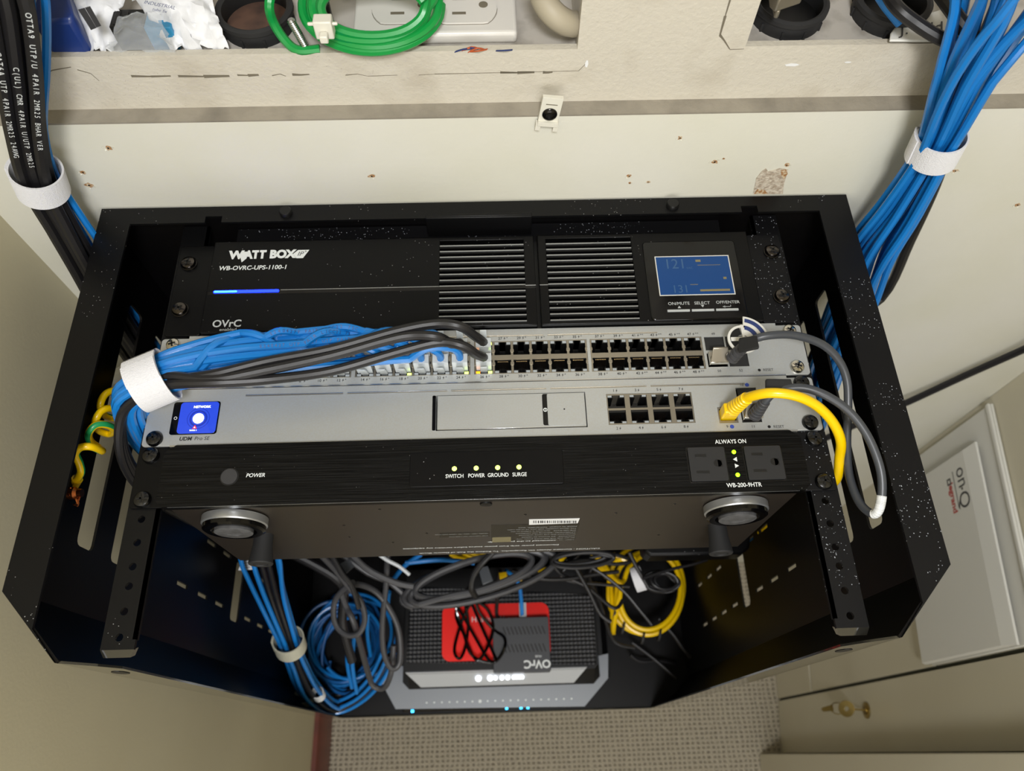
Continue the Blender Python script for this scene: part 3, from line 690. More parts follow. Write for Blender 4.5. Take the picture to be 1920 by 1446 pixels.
# ================================================================ 48-port switch
def strips(b, segs, y):
    for x0, x1 in segs: b.m('nickel').box(x0, x1, y-0.7, y, 4, 4.06).m('silver_edge').box(x0, x1, y, y+0.55, 4, 4.2)
def port_mesh(b, x, yc, up, z, lit=None, deep=-11):
    """one RJ45 opening: cavity walls, pins, side windows; up = +1 latch notch towards +Y"""
    w_ = 5.9; ya, yb = yc-3.9*1, yc+3.9
    b.m('cavity').plate(x-w_-0.5, x+w_+0.5, yc-7.3, yc+7.3, deep, z-0.4, [(x-w_, x+w_, yc-4.1-(0 if up > 0 else 0), yc+4.1), (x-2.2, x+2.2, yc-0.1, yc+6.7*1) if up > 0 else (x-2.2, x+2.2, yc-6.7, yc+0.1)])
    b.box(x-w_, x+w_, yc-6.5, yc+6.5, deep-1, deep)
    yp = yc-up*3.3
    b.m('gold')
    for k in range(8):
        px = x-3.57+k*1.02; b.m('dark_pin').prism([(px-0.2, yp, z-1.6), (px+0.2, yp, z-1.6), (px+0.2, yp+up*2.6, deep+2), (px-0.2, yp+up*2.6, deep+2)], (0, up*0.35, 0))
        if up < 0: b.m('gold').box(px-0.28, px+0.28, yp-0.3, yp+0.3, z-1.9, z-1.3)
    for sgn in (-1, 1):
        mm_ = 'lamp_window'
        if lit and lit[0 if sgn < 0 else 1]: mm_ = lit[0 if sgn < 0 else 1]
        b.m(mm_).box(min(x+sgn*3.0, x+sgn*5.9), max(x+sgn*3.0, x+sgn*5.9), min(yc+up*4.7, yc+up*6.7), max(yc+up*4.7, yc+up*6.7), z-1.2, z-0.25)
    return b
sw = empty('network_switch', (0, 110, -400)); tag(sw, 'silver 48-port network switch with blue cables plugged in on its left half', 'network switch')
b = MB().m('silver').box(-219, 219, 89, 132, -400, -14); b.build('chassis', sw, smooth=0)
GX = [(-181.5, -97.2), (-94.4, -10.1), (-7.2, 77.1), (79.4, 163.7)]
SFPH = [(165.6, 180.2, 110.5, 122), (165.6, 180.2, 96.5, 108), (181.4, 196, 110.5, 122), (181.4, 196, 96.5, 108)]
b = MB().m('silver').plate(-220, 221.5, 88.9, 132.6, -14, 4, [(g[0], g[1], 95.0, 122.6) for g in GX]+SFPH)
b.m('silver_edge').box(-220, 221.5, 88.4, 89.2, 0, 4.3)
strips(b, [(-215, -165), (-163, -113), (-111, -61), (-58, -9), (-6, 45), (48, 131)], 127.0)
fp = b.build('faceplate', sw, smooth=0)
prt = 0
b_lab = MB().m('dark_print')
def bolt_mark(b, x, y, plus=1):
    b.prism([(x+0.5, y+1.5, 4.1), (x-0.7, y-0.2, 4.1), (x+0.0, y-0.1, 4.1), (x-0.5, y-1.5, 4.1), (x+0.8, y+0.3, 4.1), (x+0.1, y+0.2, 4.1)], (0, 0, 0.05))
    for k in range(plus): b.text('+', (x+1.9+k*1.4, y+0.5, 4), 2.6)
for gi, g in enumerate(GX):
    cx = (g[0]+g[1])/2; hol = []
    for k in range(6):
        x = cx-34.875+13.95*k
        hol += [(x-6.15, x+6.15, 110.8, 121.8), (x-6.15, x+6.15, 95.8, 106.8)]
    b = MB().m('nickel').plate(g[0]+0.15, g[1]-0.15, 95.15, 122.45, -12, 3.6, hol)
    for k in range(7):
        x = cx-41.85+13.95*k
        for yy in (114.2, 103.4): b.box(x-1.3, x+1.3, yy-1.2, yy+1.2, 3.6, 3.9)
    sh = b.build('port_shield', sw, smooth=0)
    for k in range(6):
        x = cx-34.875+13.95*k; n1 = gi*12+k*2+1
        lit1 = lit2 = None
        if n1 == 25: lit1 = ('led_amber', 'led_lime')
        if n1+1 == 26: lit2 = ('led_amber', 'led_lime')
        if n1+1 in (18, 24): lit2 = (None, 'led_lime')
        port_mesh(MB(), x, 115.1, 1, 3.6, lit1).build('ethernet_port', sh, smooth=0)
        port_mesh(MB(), x, 102.5, -1, 3.6, lit2).build('ethernet_port', sh, smooth=0)
        pl = 2 if n1 >= 41 else 1
        b_lab.text(str(n1), (x-1.6, 124.6, 4), 3.0, bold=0.01); bolt_mark(b_lab, x+1.6, 124.7, pl)
        b_lab.text(str(n1+1), (x-1.6, 92.7, 4), 3.0, bold=0.01); bolt_mark(b_lab, x+1.6, 92.8, pl)
for i, h in enumerate(SFPH):
    b = MB().m('cavity').plate(h[0]-0.6, h[1]+0.6, h[2]-0.6, h[3]+0.6, -12, 3, [(h[0], h[1], h[2], h[3])]); b.box(h[0], h[1], h[2], h[3], -13, -11)
    if i != 1: b.m('rubber').box(h[0]+0.3, h[1]-0.3, h[2]+0.3, h[3]-0.3, -2, 3.4)
    o = b.build('fibre_port', sw, smooth=0)
b_lab.text('49', (173, 124.4, 4), 2.8).text('50', (173, 93, 4), 2.8).text('52', (189, 93, 4), 2.8).text('RESET', (209.2, 93, 4), 2.9)
b_lab.m('cavity').cyl((202.6, 93, 4.05), 1.1, 0.1, n=16)
b_lab.build('lettering', sw, smooth=0)
for s in (-1, 1):
    ear(sw, s*241, s, 89.6, 131.8, 'silver', 2.2)
    for y in (95.6, 126): screw(sw, s*231.6, y, 2.2, 5.2, 'chrome', 3.6)

# ================================================================ gateway (drive bay, eight ports)
gw = empty('network_gateway', (0, 66, -285)); tag(gw, 'silver network gateway with blue touch display and eight ports, below the 48-port switch', 'network gateway')
b = MB().m('silver').box(-219, 219, 45, 87, -285, -14); b.build('chassis', gw, smooth=0)
b = MB().m('silver').plate(-220, 221.5, 44.4, 88.0, -14, 4, [(-34.8, 72.9, 51.0, 78.7), (88.0, 149.9, 52.3, 76.6), (167, 180.6, 51.5, 64), (183.3, 197.6, 51.5, 63.5), (182.5, 197.6, 69, 79)])
b.m('silver_edge').box(-220, 221.5, 43.7, 44.9, 0, 4.4)
strips(b, [(-172, -102), (-99, -27), (-24, 45), (48, 118), (121, 190)], 82.3)
b.build('faceplate', gw, smooth=0)
b = MB().m('silver').box(-33.8, 72.2, 51.8, 78.2, -2, 4.3); b.m('silver_edge').box(-33.8, 72.2, 51.5, 52, 3, 4.5); bay = b.build('drive_bay', gw, bevel=0.5)
b = MB().m('gloss_black').rbox(-37.4, -34.9, 51.2, 78.4, -1, 4.4, 0.8); b.build('bay_edge', bay)
b = MB().m('gloss_black').rbox(41.5, 46.5, 53, 77.6, 4.3, 4.5, 1.4); b.m('silver').rbox(45, 71, 52.6, 77.4, 4.35, 5.0, 1.2); b.m('cavity').cyl((57, 65, 5.0), 0.6, 0.1, n=10)
b.m('white_print').lathe([(1.0, 0), (1.5, 0), (1.5, 0.1), (1.0, 0.1), (1.0, 0)], (43.4, 65, 4.5), n=16, closed=False).box(43.2, 43.6, 63.8, 66, 4.5, 4.62); b.build('bay_latch', bay)
b = MB().m('nickel').plate(88.2, 149.7, 52.5, 76.4, -12, 3.8, [(94.9+16*k-6.2, 94.9+16*k+6.2, y, y+10.2) for k in range(4) for y in (65.2, 53.4)])
psh = b.build('port_shield', gw, smooth=0)
bl = MB().m('dark_print')
for k in range(4):
    x = 94.9+16*k
    port_mesh(MB(), x, 69.3, 1, 3.8).build('ethernet_port', psh, smooth=0)
    port_mesh(MB(), x, 59.6, -1, 3.8).build('ethernet_port', psh, smooth=0)
    bl.text(str(2*k+1), (x-1.2, 79, 4), 3.0); bolt_mark(bl, x+0.9, 79, 0); bl.text(str(2*k+2), (x-1.2, 49.4, 4), 3.0); bolt_mark(bl, x+0.9, 49.4, 0)
bl.text('9', (172, 48.6, 4), 3).text('11', (190.5, 48.2, 4), 3).text('10', (187.6, 81.2, 4), 2.8).text('RESET', (208.6, 47.6, 4), 2.9)
bl.text('UDM', (-210, 49.6, 4), 3.9, bold=0.035, shear=0.15).text('Pro SE', (-198.6, 49.6, 4), 3.9, shear=0.15)
bl.m('blue_print').cyl((175.4, 48.6, 4.05), 1.5, 0.1, n=18).cyl((191.5, 81.2, 4.05), 1.5, 0.1, n=18)
bl.m('cavity').cyl((201.8, 47.8, 4.05), 1.1, 0.1, n=16)
bl.build('lettering', gw, smooth=0)
b = MB().m('nickel').plate(167.2, 180.4, 51.7, 63.8, -12, 3.8, [(168, 179.6, 53.4, 62.6)]); b.m('cavity').box(168, 179.6, 53.4, 62.6, -12, -10); b.build('ethernet_port', gw, smooth=0)
b = MB().m('cavity').box(183.5, 197.4, 69.2, 78.8, -10, -4).m('rubber').box(183.7, 197.2, 69.4, 78.6, -4, 3.5); b.build('fibre_port', gw, smooth=0)
b = MB().m('cavity').plate(183.5, 197.4, 51.7, 63.3, -12, 3.6, [(184.3, 196.8, 52.6, 62.6)]); b.build('fibre_port', gw, smooth=0)
b = MB().m('gloss_black').rbox(-222, -189, 52.8, 78, 4, 4.5, 1.8); tsx = b.build('display_frame', gw)
b = MB().m('touch_screen').rbox(-216.8, -189.8, 53.4, 77.6, 4.5, 4.75, 2.4)
b.m('touch_screen_ring').lathe([(5.0, 0), (6.3, 0), (6.3, 0.05), (5.0, 0.05), (5.0, 0)], (-203, 64.8, 4.75), n=32, closed=False).lathe([(7.6, 0), (8.0, 0), (8.0, 0.05), (7.6, 0.05), (7.6, 0)], (-203, 64.8, 4.75), n=32, closed=False)
b.m('led_white').cyl((-203, 64.8, 4.77), 3.9, 0.08, n=28).text('NETWORK', (-201.5, 73.7, 4.75), 2.4, bold=0.02).text('WAN 1', (-205.3, 55.6, 4.75), 1.6)
b.m('red_print').prism([(-206.2, 57, 4.8), (-203, 57, 4.8), (-204.6, 59.8, 4.8)], (0, 0, 0.05)); b.m('led_white').prism([(-205.2, 57.5, 4.86), (-204, 57.5, 4.86), (-204.6, 58.6, 4.86)], (0, 0, 0.05))
b.build('touch_display', tsx, smooth=0)
b = MB().m('white_print').lathe([(0.8, 0), (1.2, 0), (1.2, 0.1), (0.8, 0.1), (0.8, 0)], (-219.3, 65.5, 4.5), n=16, closed=False); b.build('symbol', tsx)
for s in (-1, 1):
    ear(gw, s*241, s, 45.2, 87.2, 'silver', 2.2)
    for y in (50.8, 82.3): screw(gw, s*232.2, y, 2.2, 5.8, 'black_screw', 3.8)

# ================================================================ power conditioner (front edge of the stack, its base faces the room)
pc = empty('power_conditioner', (0, 22, -153)); tag(pc, 'black brushed power conditioner with two outlets, green lamps and round feet, nearest the viewer', 'power conditioner')
b = MB().m('underside_black').box(-215, 215, 0.8, 43, -153, 0)
b.m('cavity')
for px, py in ((645, 985), (655, 1007), (737, 1017), (712, 955), (1265, 945), (1155, 962), (1235, 1003), (985, 965), (800, 1000)):
    c = P(px, py, 1, 0.8); b.cyl((c.x, 0.75, c.z), 1.0, 0.3, (0, -1, 0), 10); b.m('chrome').cyl((c.x-0.8, 0.5, c.z), 0.45, 0.3, (0, -1, 0), 8).m('cavity')
b.build('chassis', pc, smooth=0)
b = MB().m('brushed_black'); pts = [(-217, -0.8), (217, -0.8), (221, 3.2), (221, 38), (214, 43.4), (-214, 43.4), (-221, 38), (-221, 3.2)]
b.prism([(p[0], p[1], 1) for p in pts], (0, 0, 7)); b.m('slat_edge').prism([(-213, -0.9, 7.0), (213, -0.9, 7.0), (213, -0.9, 7.5), (-213, -0.9, 7.5)], (0, -0.15, 0)); b.build('faceplate', pc, bevel=1.0)
b = MB().m('satin_black').rbox(-51.7, 53.5, 8.2, 33, 8, 8.8, 1.5); lp = b.build('lamp_panel', pc, bevel=0.4)
for x in (-21.2, -6.3, 8.4, 23):
    b = MB().m('led_lime').lathe([(1.7, 0), (1.5, 0.5), (0.8, 0.9), (0, 1)], (x, 20.7, 8.8), n=16); b.build('lamp', lp)
b = MB().m('white_print')
for t, x in (('SWITCH', -21), ('POWER', -6.2), ('GROUND', 8.6), ('SURGE', 23.2)): b.text(t, (x, 15.2, 8.8), 3.9, bold=0.015, xs=0.84)
b.build('lettering', lp, smooth=0)
b = MB().m('white_print').text('POWER', (-156.5, 19.8, 8), 3.9, shear=0.2, bold=0.015, xs=0.95).text('ALWAYS ON', (171.3, 35.6, 8), 4.2, bold=0.015, xs=0.9).text('WB-200-9HTR', (175.5, 3.8, 8), 4.2, bold=0.015, xs=0.92)
b.prism([(173.6, 20.8, 8.1), (173.6, 24.2, 8.1), (170.8, 22.5, 8.1)], (0, 0, 0.05)).prism([(171.5, 16.2, 8.1), (171.5, 19.4, 8.1), (174.3, 17.8, 8.1)], (0, 0, 0.05)); b.build('lettering', pc, smooth=0)
b = MB().m('cavity').cyl((-174, 19.3, 8), 6.3, 0.15, n=32).m('dark_print').cyl((-174, 19.3, 8.1), 5.5, 0.8, n=32); b.build('power_button', pc)
for y in (27.9, 11.2):
    b = MB().m('led_green').lathe([(1.5, 0), (1.4, 0.5), (0.8, 0.9), (0, 1)], (172.3, y, 8), n=16); b.build('lamp', pc)
for x0 in (140, 179.2):
    b = MB().m('gloss_black').rbox(x0-1, x0+26.3, 6.2, 32.3, 8, 8.15, 1.2).m('rubber').rbox(x0, x0+25.3, 7.1, 31.4, 8.15, 9.6, 1)
    b.m('cavity').box(x0+4.5, x0+12.3, 24.2, 26.3, 9.6, 9.75).box(x0+4, x0+13, 12.2, 14.3, 9.6, 9.75).cyl((x0+19.5, 19.4, 9.6), 2.8, 0.15, n=20).box(x0+19.5, x0+22.6, 16.9, 21.9, 9.6, 9.75)
    b.build('outlet', pc, bevel=0.3)
for px, py in ((438, 1000), (1383, 975)):
    c = P(px, py, 1, -11); b = MB()
    b.m('foot_silver').lathe([(19, 0.2), (22.5, 1), (22.5, 6), (21.5, 6.8)], (c.x, 0.8, c.z), (0, -1, 0), 48, False)
    b.m('gloss_black').lathe([(21.5, 6.8), (21.3, 9.6), (19.5, 10.8), (15.5, 10.6), (14, 8.4), (0, 8.4)], (c.x, 0.8, c.z), (0, -1, 0), 48, False)
    f_o = b.build('foot', pc)
    b = MB().m('grey_rubber').lathe([(13.2, 8.4), (13.2, 11.6), (12.5, 12), (6, 12), (5.5, 11.6), (0, 11.6)], (c.x, 0.8, c.z), (0, -1, 0), 40); b.build('rubber_pad', f_o)
for px, py in ((495, 1003), (1344, 985)):
    c = P(px, py, 1, 0.8)
    b = MB().m('rubber').lathe([(7.2, 0), (7.4, 9), (8.8, 19), (9.2, 22), (8.6, 22.8), (5.5, 22.8), (5.2, 22), (0, 22)], (c.x, 0.8, c.z), (0, -1, 0), 28); b.build('bumper', pc)
LX, UZ = (-1, 0, 0), (0, 0, -1)
b = MB().m('white_print')
def under(b, t, px, py, size, al='CENTER', **k):
    c = P(px, py, 1, 0.8); return b.text(t, (c.x, 0.8, c.z), size, LX, UZ, al, lift=0.05, **k)
under(b, 'CAUTION : Contains Always On Receptacles. To Reduce the Risk of Electric Shock', 1125, 1028, 4.6, 'LEFT', bold=0.02, xs=0.98)
under(b, 'Disconnect power strip from power source before servicing any equipment', 1048, 1021, 4.6, 'LEFT', bold=0.02, xs=0.92)
under(b, 'connected to the power strip.', 1042, 1013, 4.6, 'LEFT', bold=0.02)
b.build('caution_lettering', pc, smooth=0)
b = MB().m('paper_label').prism([P(*q, 1, 0.7) for q in ((992, 974), (1087, 972), (1083, 981), (992, 984))], (0, -0.15, 0))
b.m('dark_print')
x = 1000
while x < 1080:
    w_ = random.choice((1, 1.5, 2.2)); b.prism([P(*q, 1, 0.5) for q in ((x, 976.5), (x+w_, 976.5), (x+w_, 981), (x, 981))], (0, -0.05, 0)); x += w_+random.choice((1, 1.6, 2.4))
b.build('barcode_label', pc, smooth=0)
b = MB().m('gloss_black').prism([P(*q, 1, 0.75) for q in ((921, 984), (1087, 982), (1078, 1014), (921, 1017))], (0, -0.1, 0)).prism([P(*q, 1, 0.75) for q in ((824, 1000), (918, 997), (918, 1006), (824, 1008))], (0, -0.1, 0))
b.m('dim_print')
for i, t in enumerate(('MADE IN CHINA  NOVEMBER, 2022', 'This device complies with part 15 of the rules', 'WB-200-9HTR   operation is subject to the', 'ATTENTION : following two conditions', 'interference that may cause undesired', 'CAUTION : dry location IN USAGE', 'for use with WB-200-9HTR power strip', 'indoor use only, do not open cover')):
    under(b, t, 1082-i*0.8, 986.5+i*3.6, 2.9, 'LEFT')
under(b, 'MODEL 120V~ 60Hz 15A 1800W joule rating', 915, 1000, 2.2, 'LEFT'); under(b, 'surge suppressor type 3 SPD 2022', 915, 1004.5, 2.2, 'LEFT')
b.m('lcd_gold').prism([P(*q, 1, 0.6) for q in ((923, 1008), (958, 1007), (958, 1016), (923, 1017))], (0, -0.08, 0))
b.build('rating_label', pc, smooth=0)
b = MB().m('black_steel').lathe([(4.4, 0), (4.2, 1.2), (0, 1.6)], (P(911, 942, 1, 0.8).x, 0.8, P(911, 944, 1, 0.8).z), (0, -1, 0), 20); b.build('screw', pc)
for s in (-1, 1):
    ear(pc, s*241.5, s, 0.6, 43.8, 'black_dusty' if s > 0 else 'satin_black', 2.4)
    for y in (6.35, 38.1): screw(pc, s*232.4, y, 2.4, 5.9, 'black_screw', 3.8)

# ================================================================ cables plugged into the switch
def cable(name, pts, r, m_, label, cat='cable', group=None, n=8, parent=None):
    o = MB().m(m_).sweep(pts, r, n).build(name, parent)
    if not parent: tag(o, label, cat, group)
    return o
def plug(parent, x, y, up, z0=3.0, m_='clear_plastic'):
    b = MB().m(m_).box(x-5.6, x+5.6, y-3.6, y+3.6, z0-6, z0+13)
    b.prism([(x-3, y+up*3.6, z0-4), (x+3, y+up*3.6, z0-4), (x+2.4, y+up*5.2, z0+6), (x+2.4, y+up*8.5, z0+15), (x-2.4, y+up*8.5, z0+15), (x-2.4, y+up*5.2, z0+6)], (0, up*0.9, 0))
    b.m('gold').box(x-4, x+4, y-up*3.7-0.1, y-up*3.7+0.1, z0-5, z0+1)
    return b.build('plug', parent, bevel=0.4)
ports = []
for gi in (0, 1):
    cx = (GX[gi][0]+GX[gi][1])/2
    for k in range(6):
        for row in (0, 1): ports.append((gi*12+k*2+1+row, cx-34.875+13.95*k, 115.1 if row == 0 else 102.5, 1 if row == 0 else -1))
trunk = [PZ(452, 985, -320), Vector((-225, 44, -255)), Vector((-244, 54, -190)), Vector((-250, 60, -110)), Vector((-254, 64, -50)), Vector((-252, 67, -5)), Vector((-243, 73, 30)), Vector((-219, 81, 42)), Vector((-196, 90, 40)), Vector((-165, 98, 36)), Vector((-130, 103, 34)), Vector((-95, 107, 33)), Vector((-60, 110, 32)), Vector((-25, 111, 32))]
SWC = []
blues = [p for p in ports if p[0] != 23]; blues.sort(key=lambda p: p[1])
offs = offsets(26, 15.2)
order = sorted(offs, key=lambda q: q[0]*0.3+q[1])
tp = bundle_paths(trunk, order, scale=[0.8, 0.8, 0.75, 0.7, 0.64, 0.64, 0.72, 0.8, 0.92, 1.08, 1.08, 1.05, 1, 0.95], jit=0.6, twist=2.3, res=5)
for k, (n1, x, y, up) in enumerate(sorted(blues, key=lambda p: (p[1], -p[0]))):
    path = tp[(k*7) % 23]
    stop = max(i for i, q in enumerate(path) if q.x < x-30 or i < 36)
    pts = path[:stop+1]
    last = pts[-1]
    pts = pts + spline([last, Vector(((last.x+x)/2-4, (last.y+y)/2+1, max(last.z, 33)+2)), Vector((x-5, y, 31)), Vector((x, y, 22)), Vector((x, y, 12))], 5)[1:]
    c = cable('blue_network_cable', pts, 2.75, 'blue_jacket', 'blue network cable plugged into the left half of the 48-port switch', 'network cable', 'blue network cables plugged into the switch')
    plug(c, x, y, up); SWC.append((c, pts))
for j, (x, y, up, lab, hi) in enumerate(((0.0, 115.1, 1, 'thick black cable arching over the blue ones into port 25', 16), (-0.0, 102.5, -1, 'thick black cable lowest in the bundle, ending in port 26', 4), (-17.3, 115.1, 1, 'thick black cable between the other two black ones over the switch', 10))):
    kk = {0: [(500, 678), (620, 655), (740, 622), (815, 608), (862, 612), (890, 630)], 1: [(500, 712), (620, 696), (740, 662), (820, 642), (866, 648), (892, 664)], 2: [(500, 694), (620, 668), (720, 640), (770, 630), (820, 632), (848, 645)]}[j]
    pre = {0: 0, 1: -7, 2: 4}[j]
    st = [PZ(452+pre, 985, -330), Vector((-232+pre*0.3, 38, -250)), Vector((-250, 34+pre*0.5, -150)), Vector((-256+pre*0.3, 32+pre*0.4, -60)), Vector((-256+pre*0.2, 42+pre*0.3, -8)), Vector((-246, 62+pre*0.3, 26)), Vector((-222, 70+pre*0.4, 44+j)), Vector((-208, 74+pre*0.5, 47+j)), PZ(400, 712-10*(j == 0)+6*(j == 1), 52)]
    pts = spline(st+[PZ(a, b_, 50-(4 if j == 1 else 0)) for a, b_ in kk[:-1]]+[PZ(kk[-1][0], kk[-1][1], 36), Vector((x, y, 16)), Vector((x, y, 8))], 6)
    c = cable('black_network_cable', pts, 3.4, 'black_jacket', lab, 'network cable', n=10)
    plug(c, x, y, up)
def strap(label, c, ax, rx, ry, width, m_='hook_loop', th=1.3, tail=True, cat='strap'):
    ax, u, v = MB().frame(ax); b = MB().m(m_); n = 36
    for k in range(n):
        a0, a1 = 2*math.pi*k/n, 2*math.pi*(k+1)/n
        q = []
        for a in (a0, a1):
            for rr in (0, th):
                q.append(c+u*(rx+rr)*math.cos(a)+v*(ry+rr)*math.sin(a))
        b.prism([q[0]-ax*width/2, q[1]-ax*width/2, q[3]-ax*width/2, q[2]-ax*width/2], ax*width)
    if tail:
        for k in range(8):
            a0, a1 = 0.6+0.1*k, 0.6+0.1*(k+1); q = []
            for a in (a0, a1):
                for rr in (th, th*1.9): q.append(c+u*(rx+rr)*math.cos(a)+v*(ry+rr)*math.sin(a))
            b.prism([q[0]-ax*width/2, q[1]-ax*width/2, q[3]-ax*width/2, q[2]-ax*width/2], ax*width)
    bmesh.ops.remove_doubles(b.bm, verts=b.bm.verts, dist=0.01)
    return tag(b.build('hook_and_loop_strap', smooth=50), label, cat)
strap('white hook-and-loop strap around the blue and black cables left of the switch', Vector((-222, 77, 42)), Vector((26, 11, 2)), 17.5, 17.5, 22)

# ---- bundles on the wall
def bundle(ctrl, n_blue, n_black, R, lab_b, lab_k, grp, r_b=2.8, r_k=3.3, bm='blue_jacket', km='black_jacket', twist=0.8, jit=1.2, scale=None, front_black=False, res=5, names=('blue_network_cable', 'black_network_cable')):
    of = offsets(n_blue+n_black, R)
    if front_black == 3: of.sort(key=lambda q: q[0]); of = of[0:2]+of[6:9]+of[2:6]
    elif front_black: of.sort(key=lambda q: q[front_black-1])
    ps = bundle_paths(ctrl, of, scale=scale, twist=twist, jit=jit, res=res); made = []
    for k, pth in enumerate(ps):
        if k < n_blue: o = cable(names[0], pth, r_b, bm, lab_b, 'network cable', grp); rr = r_b
        else: o = cable(names[1], pth, r_k, km, lab_k, 'network cable', grp.replace('blue', 'black')); rr = r_k
        made.append((o, pth, rr))
    return made
ctr = [P(1905, -75, 1, 232), P(1880, 0, 1, 226), P(1812, 135, 1, 217), P(1755, 272, 1, 213), P(1690, 385, 1, 213), P(1635, 470, 1, 210), Vector((330, 200, -70)), Vector((326, 172, -135)), Vector((322, 130, -200)), Vector((322, 90, -290)), Vector((322, 60, -420))]
bundle(ctr, 17, 0, 13, 'blue network cable in the bundle hanging down right of the rack', '', 'blue network cables in the right wall bundle', scale=[3.2, 2.6, 1.5, 0.86, 1.1, 1.3, 1.4, 1.4, 1.4, 1.4, 1.4], jit=2.8, twist=1.8, bm='blue_jacket')
cable('black_network_cable', spline([P(1905, -75, 1, 240), P(1850, 60, 1, 238), P(1790, 200, 1, 234), P(1772, 285, 1, 228), P(1752, 350, 1, 226), P(1707, 450, 1, 226), P(1652, 560, 1, 224), Vector((318, 190, -120)), Vector((316, 150, -230))], 5), 4.2, 'black_jacket', 'single black cable running behind the blue bundle right of the rack', 'network cable', n=10)
strap('white hook-and-loop strap around the blue bundle right of the rack', P(1757, 275, 1, 213), ctr[4]-ctr[2], 15.5, 15.5, 21)
ctl = [P(-30, -90, 1, 226), P(5, 0, 1, 222), P(30, 130, 1, 216), P(46, 240, 1, 214), P(70, 335, 1, 214), P(116, 420, 1, 211), P(162, 500, 1, 207), Vector((-322, 196, -70)), Vector((-318, 180, -140)), Vector((-318, 150, -260)), Vector((-318, 120, -420))]
BLK = bundle(ctl, 0, 8, 11.5, '', 'black network cable with white printing in the bundle left of the rack', 'black network cables in the left wall bundle', scale=[1.4, 1.3, 1.1, 0.95, 0.9, 0.95, 1.1, 1.2, 1.2, 1.2, 1.2], r_k=4.0)
ctb = [P(20, -90, 1, 236), P(42, 0, 1, 234), P(55, 120, 1, 229), P(62, 240, 1, 226), P(90, 328, 1, 223), P(138, 405, 1, 220), P(180, 470, 1, 217), Vector((-316, 208, -60)), Vector((-316, 196, -140))]
bundle(ctb, 6, 0, 8.5, 'blue network cable behind the black ones left of the rack', '', 'blue network cables in the left wall bundle', scale=[1.7, 1.5, 1.1, 0.8, 0.7, 0.9, 1, 1, 1], r_b=2.6)
strap('white hook-and-loop strap around the black and blue bundle left of the rack', P(74, 338, 1, 216), ctl[5]-ctl[3], 16, 16.5, 21)
def cable_print(parent, pts, r, text, size, start, m_='white_print', step=0.78):
    b = MB().m(m_); i = start; L_ = 0.0
    for ch in text:
        while i < len(pts)-2 and L_ > (pts[i+1]-pts[i]).length: L_ -= (pts[i+1]-pts[i]).length; i += 1
        if i >= len(pts)-2: break
        t = (pts[i+1]-pts[i]).normalized(); p = pts[i]+t*L_; v = (CAMC-p); n = (v-t*v.dot(t)).normalized()
        if ch != ' ': b.text(ch, p+n*r*0.985, size, t, n.cross(t), lift=0.03, depth=0.03)
        L_ += size*step
    o = b.build('printed_lettering', parent, smooth=0); return o
blk = [o for o in bpy.data.objects if o.name.startswith('black_network_cable') and o.get('group') == 'black network cables in the left wall bundle']
PATHS = {}
for o_k, pth in sorted([q for q in SWC if len(q[1]) > 66], key=lambda q: -q[1][50].z-0.5*q[1][50].y)[:4]:
    cable_print(o_k, pth, 2.75, 'E240427 UTP PAIR LICC22 75C', 3.2, random.choice((44, 47, 50)), 'navy_tag')
for (o_k, pth, rr), st_, tx in zip(sorted(BLK, key=lambda q: q[1][15].y)[:4], (3, 9, 5, 12), ('E VERIFIED CAT6A UTP 4PAIR 2MR25 24AWG', 'C(UL) CMR 4PAIR U/UTP 2MR25', 'OTTA9 UTP/U 4PAIR 2MR25 BHAR VER', '4PAIR UTP 75C ETL')):
    cable_print(o_k, pth, rr, tx, 4.2, st_)
cable('black_cable', spline([P(1965, 634, 1, 226), P(1920, 655, 1, 232), P(1810, 704, 1, 234), P(1700, 755, 1, 232), P(1590, 803, 1, 226), P(1530, 830, 1, 222)], 5), 4.2, 'black_jacket', 'long black cable running from the right edge of the picture behind the rack', 'cable', n=10)
# ---- patch leads at the right side of the rack
def boot(parent, a, b_, r0, r1, m_, rings=6, name='strain_relief'):
    a, b_ = Vector(a), Vector(b_); ax = (b_-a); L = ax.length; prof = [(0, 0)]
    for k in range(rings):
        t0, t1 = k/rings, (k+0.6)/rings; ra = r0+(r1-r0)*t0
        prof += [(ra, t0*L), (ra, t1*L), (ra*0.82, (t1+0.02)*L), (ra*0.82, (k+0.98)/rings*L)]
    prof.append((0, L)); return MB().m(m_).lathe(prof, a, ax, 16, False).build(name, parent)
def sfp(x, y, yout):
    b = MB().m('chrome').box(x-6.7, x+6.7, y-4.6, y+4.6, -4, 9); b.m('nickel').prism([(x-6.7, y-4.6, 9), (x+6.7, y-4.6, 9), (x+5.5, y+3.5, 16), (x-5.5, y+3.5, 16)], (0, 1.2, 0)); return b
dpts = spline([PZ(1372, 672, 14), PZ(1390, 652, 26), PZ(1412, 637, 38), PZ(1445, 629, 42), PZ(1490, 629, 40), PZ(1540, 645, 34), PZ(1572, 675, 26), PZ(1588, 715, 18), PZ(1590, 770, 8), PZ(1588, 830, 0), PZ(1592, 890, -4), PZ(1610, 940, 0), PZ(1634, 963, 8), PZ(1648, 955, 14), PZ(1654, 915, 20), PZ(1648, 870, 26), PZ(1625, 815, 34), PZ(1590, 770, 40), PZ(1545, 740, 44), PZ(1500, 727, 44), PZ(1455, 735, 40), PZ(1435, 752, 32), PZ(1420, 772, 20), PZ(1414, 780, 12)], 6)
dac = cable('direct_attach_cable', dpts, 2.9, 'dac_jacket', 'dark grey looped cable joining the right ends of the switch and the gateway', 'network cable', n=12)
sfp(172.9, 102.2, 0).build('plug', dac, bevel=0.5); sfp(190.5, 57.6, 0).build('plug', dac, bevel=0.5)
